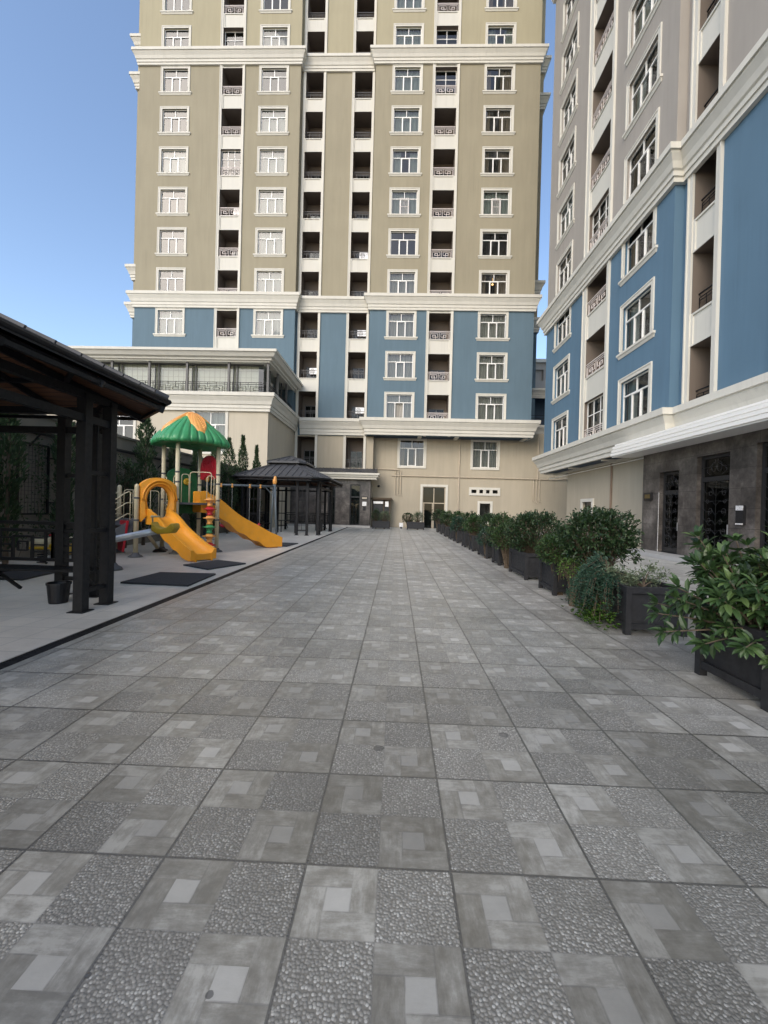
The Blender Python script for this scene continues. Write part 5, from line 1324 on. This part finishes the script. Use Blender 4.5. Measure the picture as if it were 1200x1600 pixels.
for f_ in (.2, .36, .62, .78): c = L0.lerp(L1, f_); mb.lathe((c.x, c.y, c.z-.07), [(.03, -.05), (.055, -.02), (.055, .13), (.03, .14)], 8)
mb.build('hanger', M['corn'], sg, OS)

# rubber mats
def mat_(pts, label):
    c = [sum(p[i] for p in pts)/len(pts) for i in (0, 1)]
    mb = MB(); mb.prism([(x-c[0], y-c[1]) for x, y in pts], .002, .035); o = mb.build('rubber_mat', M['rubber'], loc=(c[0], c[1], 0), bevel=.006); tag(o, label, 'mat', 'dark rubber play mats')
mat_([(-5.06, 7.57), (-3.74, 7.47), (-3.83, 8.85), (-5.03, 8.82)], 'large dark rubber mat nearest the drain, in front of the near slide')
mat_([(-5.16, 10.04), (-4.28, 9.46), (-3.82, 10.62), (-4.75, 11.1)], 'dark rubber mat turned at an angle at the foot of the near slide')
mat_([(-4.9, 15.5), (-4.1, 15.7), (-4.0, 17.1), (-4.9, 17.2)], 'dark rubber mat at the foot of the far slide')
mat_([(-8.4, 7.6), (-6.9, 7.55), (-7.1, 8.9), (-8.5, 8.8)], 'dark rubber mat seen under the bench of the near gazebo')

# ================================================================ PLANTERS AND PLANTS
def make_planter(L, w_=.76, h=.60):
    """x across (0..w), y length (0..L)"""
    o = empty('planter_box'); s_ = .035
    for x in (s_, w_-s_):
        for y in (s_, L-s_):
            mb = MB(); mb.box(x-s_, x+s_, y-s_, y+s_, 0, h); mb.build('leg', M['planter'], o)
    mb = MB()
    for z0, z1 in ((.07, .14), (h-.08, h)):
        for q in ((2*s_, w_-2*s_, .01, .06), (2*s_, w_-2*s_, L-.06, L-.01), (.01, .06, 2*s_, L-2*s_), (w_-.06, w_-.01, 2*s_, L-2*s_)): mb = MB(); mb.box(*q, z0, z1); mb.build('rail', M['planter'], o)
    mb = MB(); mb.box(.04, w_-.04, .04, L-.04, .09, h-.06); mb.build('panel', M['planter'], o)
    mb = MB(); mb.quad((.05, .05, h-.055), (w_-.05, .05, h-.055), (w_-.05, L-.05, h-.055), (.05, L-.05, h-.055)); mb.build('soil', M['soil'], o)
    return o
PL = [(3.30, .80, 'nearest black planter box, at the right edge under the broad-leaved shrub'),
      (5.31, .80, 'black planter box with trailing green growth hanging over its left corner'),
      (6.35, .72, 'black planter box under the tall leafy shrub, mostly hidden by the trailing green'),
      (7.72, .80, 'black planter box in front of the door-side shrub, fourth from the camera'),
      (9.40, 1.35, 'long black planter box under the biggest rounded dark shrub'),
      (11.85, .80, 'square black planter box just beyond the long one'),
      (13.5, 1.35, 'second long black planter box, under blue-green growth'),
      (15.9, .80, 'small black planter box eighth from the camera in the row'),
      (17.7, .80, 'black planter box ninth from the camera in the row'),
      (19.9, 1.35, 'third long black planter box, far along the row'),
      (22.4, .80, 'black planter box before the last three of the row'),
      (24.6, .80, 'black planter box third from the far end of the row'),
      (27.0, .80, 'black planter box last but one at the far end of the row'),
      (29.4, .80, 'black planter box at the far end of the row by the glass door')]
protos = {}
for i, (y, L, lb) in enumerate(PL):
    key = (L,)
    if L in protos: o = copy_tree(protos[L])
    else: o = protos[L] = make_planter(L)
    o.location = (2.9, y, 0); tag(o, lb, 'planter', 'black planter boxes along the right of the plaza')
GS = 'shrubs in the planter row'
# 1 broad-leaved shrub
random.seed(77); tips = []
for i in range(150):
    a = random.uniform(0, 6.283); el = random.uniform(-.35, 1.2); r = random.uniform(.55, 1.0)
    tips.append((math.cos(a)*math.cos(el)*.88*r, math.sin(a)*math.cos(el)*.62*r, .72+math.sin(el)*.66*r))
tips += [(-.95, .1, .62), (-.98, -.05, .50), (-.8, .35, .66), (-.72, -.3, .85), (-.85, 0, .78), (-.62, .1, 1.32), (-.58, .15, 1.24), (.1, .1, 1.36), (-.2, -.2, 1.3), (-.35, .1, .98), (-.6, -.42, .5), (-.4, -.45, .42), (-.75, -.2, .45)]
fo, br = rosette_shrub(3, tips, .125, .048, 9)
plant('leafy_shrub', 'large shrub with broad pale-ribbed green leaves, nearest plant at the right edge', 'shrub', (3.32, 3.72, 0), fo, br, M['leaf_broad'], GS)
# 2 trailing plants of the second box
def trailing():
    random.seed(9); o = empty('trailing_juniper', (3.0, 5.85, .55)); tag(o, 'feathery blue-green juniper spilling over the left corner of the second planter', 'plant', 'growth in the second planter')
    fo = MB(); br = MB()
    for s_ in range(84):
        a = random.choice((2.3, 2.9, 3.4, 4.1))+random.gauss(0, .16); dx_, dy_ = math.cos(a), math.sin(a)*.8; ln = random.uniform(.22, .62)*(1.1 if a > 3.2 else .85); lift = random.uniform(-.02, .36)*(.6 if a > 3.2 else 1.1)
        pts = [(0, 0, 0), (dx_*ln*.45, dy_*ln*.45, lift), (dx_*ln*.85, dy_*ln*.85, lift*.6), (dx_*ln, dy_*ln, lift-random.uniform(.15, .45))]
        br.tube(pts, [.008, .006, .004, .002], 4)
        for j in range(110):
            t_ = random.uniform(.3, 1); k = min(2, int(t_*3)); f_ = t_*3-k if k < 3 else 0; p = V(*pts[k]).lerp(V(*pts[k+1]), min(1, f_))
            leaf_small(fo, p+rand_unit()*.06*random.random(), V(dx_, dy_, .2)+rand_unit()*.8, rand_unit(), random.uniform(.03, .065), .014)
    fo.build('foliage', M['leaf_jun'], o); br.build('branches', M['bark'], o)
    o = empty('trailing_succulent', (2.86, 5.85, .02)); tag(o, 'bright lime-green leafy trailer reaching the ground beside the second planter', 'plant', 'growth in the second planter')
    fo = MB(); br = MB()
    for s_ in range(240):
        z = random.uniform(.02, .46)*random.uniform(.3, 1); wd = .16+.12*(1-z*2)
        p = V(random.uniform(-.26, .02)*(1.1-z), random.gauss(0, wd), z)
        for j in range(12): leaf_small(fo, p, V(math.cos(j*.52)*.8, math.sin(j*.52)*.8, .5)+rand_unit()*.3, V(0, 0, 1), random.uniform(.03, .05), .02)
        if s_ % 8 == 0: br.tube([(0, 0, .5), (p.x*.7, p.y*.7, (p.z+.5)/2), tuple(p)], .004, 4)
    fo.build('foliage', M['leaf_lime'], o); br.build('branches', M['bark'], o)
trailing()
mb = MB(); random.seed(4); fo = MB()
for i in range(12):
    a = random.uniform(-.9, .9); e = (random.uniform(.1, .5)*(-1 if i % 3 else 1), random.uniform(-.2, .3), random.uniform(.05, .25)); mb.tube([(0, 0, 0), (e[0]*.5, e[1]*.5, e[2]*.7), e], [.01, .007, .003], 5)
    for j in range(110): leaf_small(fo, V(*e)+rand_unit()*.13*random.random(), rand_unit()+V(0, 0, .4), rand_unit(), .05, .016)
plant('sparse_shrub', 'low sparse shrub with bare tan stems in the second planter', 'plant', (3.3, 5.65, .55), fo, mb, M['leaf_grey'], 'growth in the second planter')
# 3.. shrubs
SH = [(3.28, 6.85, .66, .50, .48, 1.10, 620, 9, .075, .032, 'leaf_dark', 'tall loose shrub with dark pointed leaves, in front of the stone entrance'),
      (3.05, 7.85, .45, .40, .30, .82, 300, 9, .065, .032, 'leaf_mid', 'low spreading shrub fourth from the camera, left of the tall loose one'),
      (3.35, 8.3, .40, .40, .30, .92, 240, 9, .065, .03, 'leaf_dark', 'dark low shrub behind the low spreading one'),
      (3.25, 10.1, .68, .78, .52, 1.03, 760, 9, .07, .034, 'leaf_dark', 'biggest rounded dark-green shrub of the row'),
      (3.02, 11.4, .42, .42, .42, .82, 300, 9, .065, .034, 'leaf_mid', 'fresh green shrub left of the biggest rounded one'),
      (3.15, 12.6, .45, .5, .45, .98, 340, 8, .07, .036, 'leaf_mid', 'mid-green shrub sixth along the row'),
      (2.98, 13.7, .34, .45, .36, .66, 280, 9, .06, .022, 'leaf_jun', 'blue-green feathery shrub hanging over the second long planter'),
      (3.3, 14.5, .5, .55, .42, 1.03, 300, 8, .08, .04, 'leaf_dark', 'dark shrub behind the blue-green feathery one'),
      (3.05, 16.3, .42, .45, .42, .96, 260, 8, .08, .045, 'leaf_mid', 'bright green shrub about halfway along the row'),
      (3.3, 18.1, .5, .5, .42, 1.03, 240, 8, .085, .045, 'leaf_dark', 'dark shrub ninth along the row'),
      (3.0, 20.3, .4, .6, .40, .84, 240, 8, .085, .045, 'leaf_jun', 'blue-green shrub far along the row over a long planter'),
      (3.35, 22.7, .5, .5, .45, 1.08, 200, 8, .09, .05, 'leaf_mid', 'green shrub eleventh along the row'),
      (3.1, 25.0, .45, .5, .42, .98, 180, 8, .09, .05, 'leaf_dark', 'dark shrub third from the far end of the row'),
      (3.35, 27.4, .55, .5, .46, 1.1, 180, 8, .09, .05, 'leaf_mid', 'green shrub last but one of the row'),
      (3.0, 29.8, .62, .5, .48, 1.12, 180, 8, .1, .05, 'leaf_dark', 'dark shrub at the far end of the row before the glass door')]
for i, (x, y, rx, ry, rz_, zc, nc, per, L, W_, mt, lb) in enumerate(SH):
    fo, br = shrub_meshes(rx, ry, rz_, zc, nc, per, L, W_, broad=(i == 0), seed=100+i, hollow=.35, spread=.09)
    plant('planter_shrub', lb, 'shrub', (x, y, 0), fo, br, M[mt], GS)
fo, br = shrub_meshes(.26, .3, .2, .62, 160, 8, .04, .02, seed=200); plant('pale_foliage_plant', 'small pale variegated plant at the edge of the third planter', 'plant', (2.92, 6.9, 0), fo, br, M['leaf_lime'], 'growth in the third planter')

# far planters by the porch
def far_planter(x, lb1):
    o = copy_tree(protos[1.35]); o.location = (x, 33.3, 0); o.rotation_euler = (0, 0, R(-90)); tag(o, lb1, 'planter', 'two black planters in front of the far wall')
far_planter(-1.85, 'black trough planter in front of the timber vestibule')
far_planter(.85, 'black trough planter left of the far glass door')
for i, (x, rx, rz_, zc, mt, lb) in enumerate(((-1.6, .3, .5, 1.0, 'leaf_dark', 'upright dark bush at the left end of the trough by the vestibule'), (-.9, .5, .38, .95, 'leaf_grey', 'grey-green fern-like plant in the trough by the vestibule'), (1.7, .45, .38, .95, 'leaf_grey', 'grey-green fern-like plant in the trough by the glass door'))):
    fo, br = shrub_meshes(rx, .3, rz_, zc, 170, 8, .13, .025, seed=300+i); plant('trough_plant', lb, 'plant', (x, 32.9, 0), fo, br, M[mt], 'plants in the far troughs')
fo, br = shrub_meshes(.55, .5, .42, .85, 420, 8, .05, .035, seed=310, hollow=.8, spread=.04); plant('topiary_ball', 'clipped round bush behind the two far troughs', 'bush', (1.0, 34.6, 0), fo, br, M['leaf_dark'])
mb = MB(); mb.box(-.16, .16, -.12, .12, .12, .46); lb = mb.build('white_lantern', M['bright'], loc=(.42, 34.3, 0), bevel=.02); tag(lb, 'small white square lamp box on the ground between the two far troughs', 'lantern')
mb = MB(); mb.box(-.1, .1, -.08, .08, 0, .12); mb.build('base', M['iron'], lb)
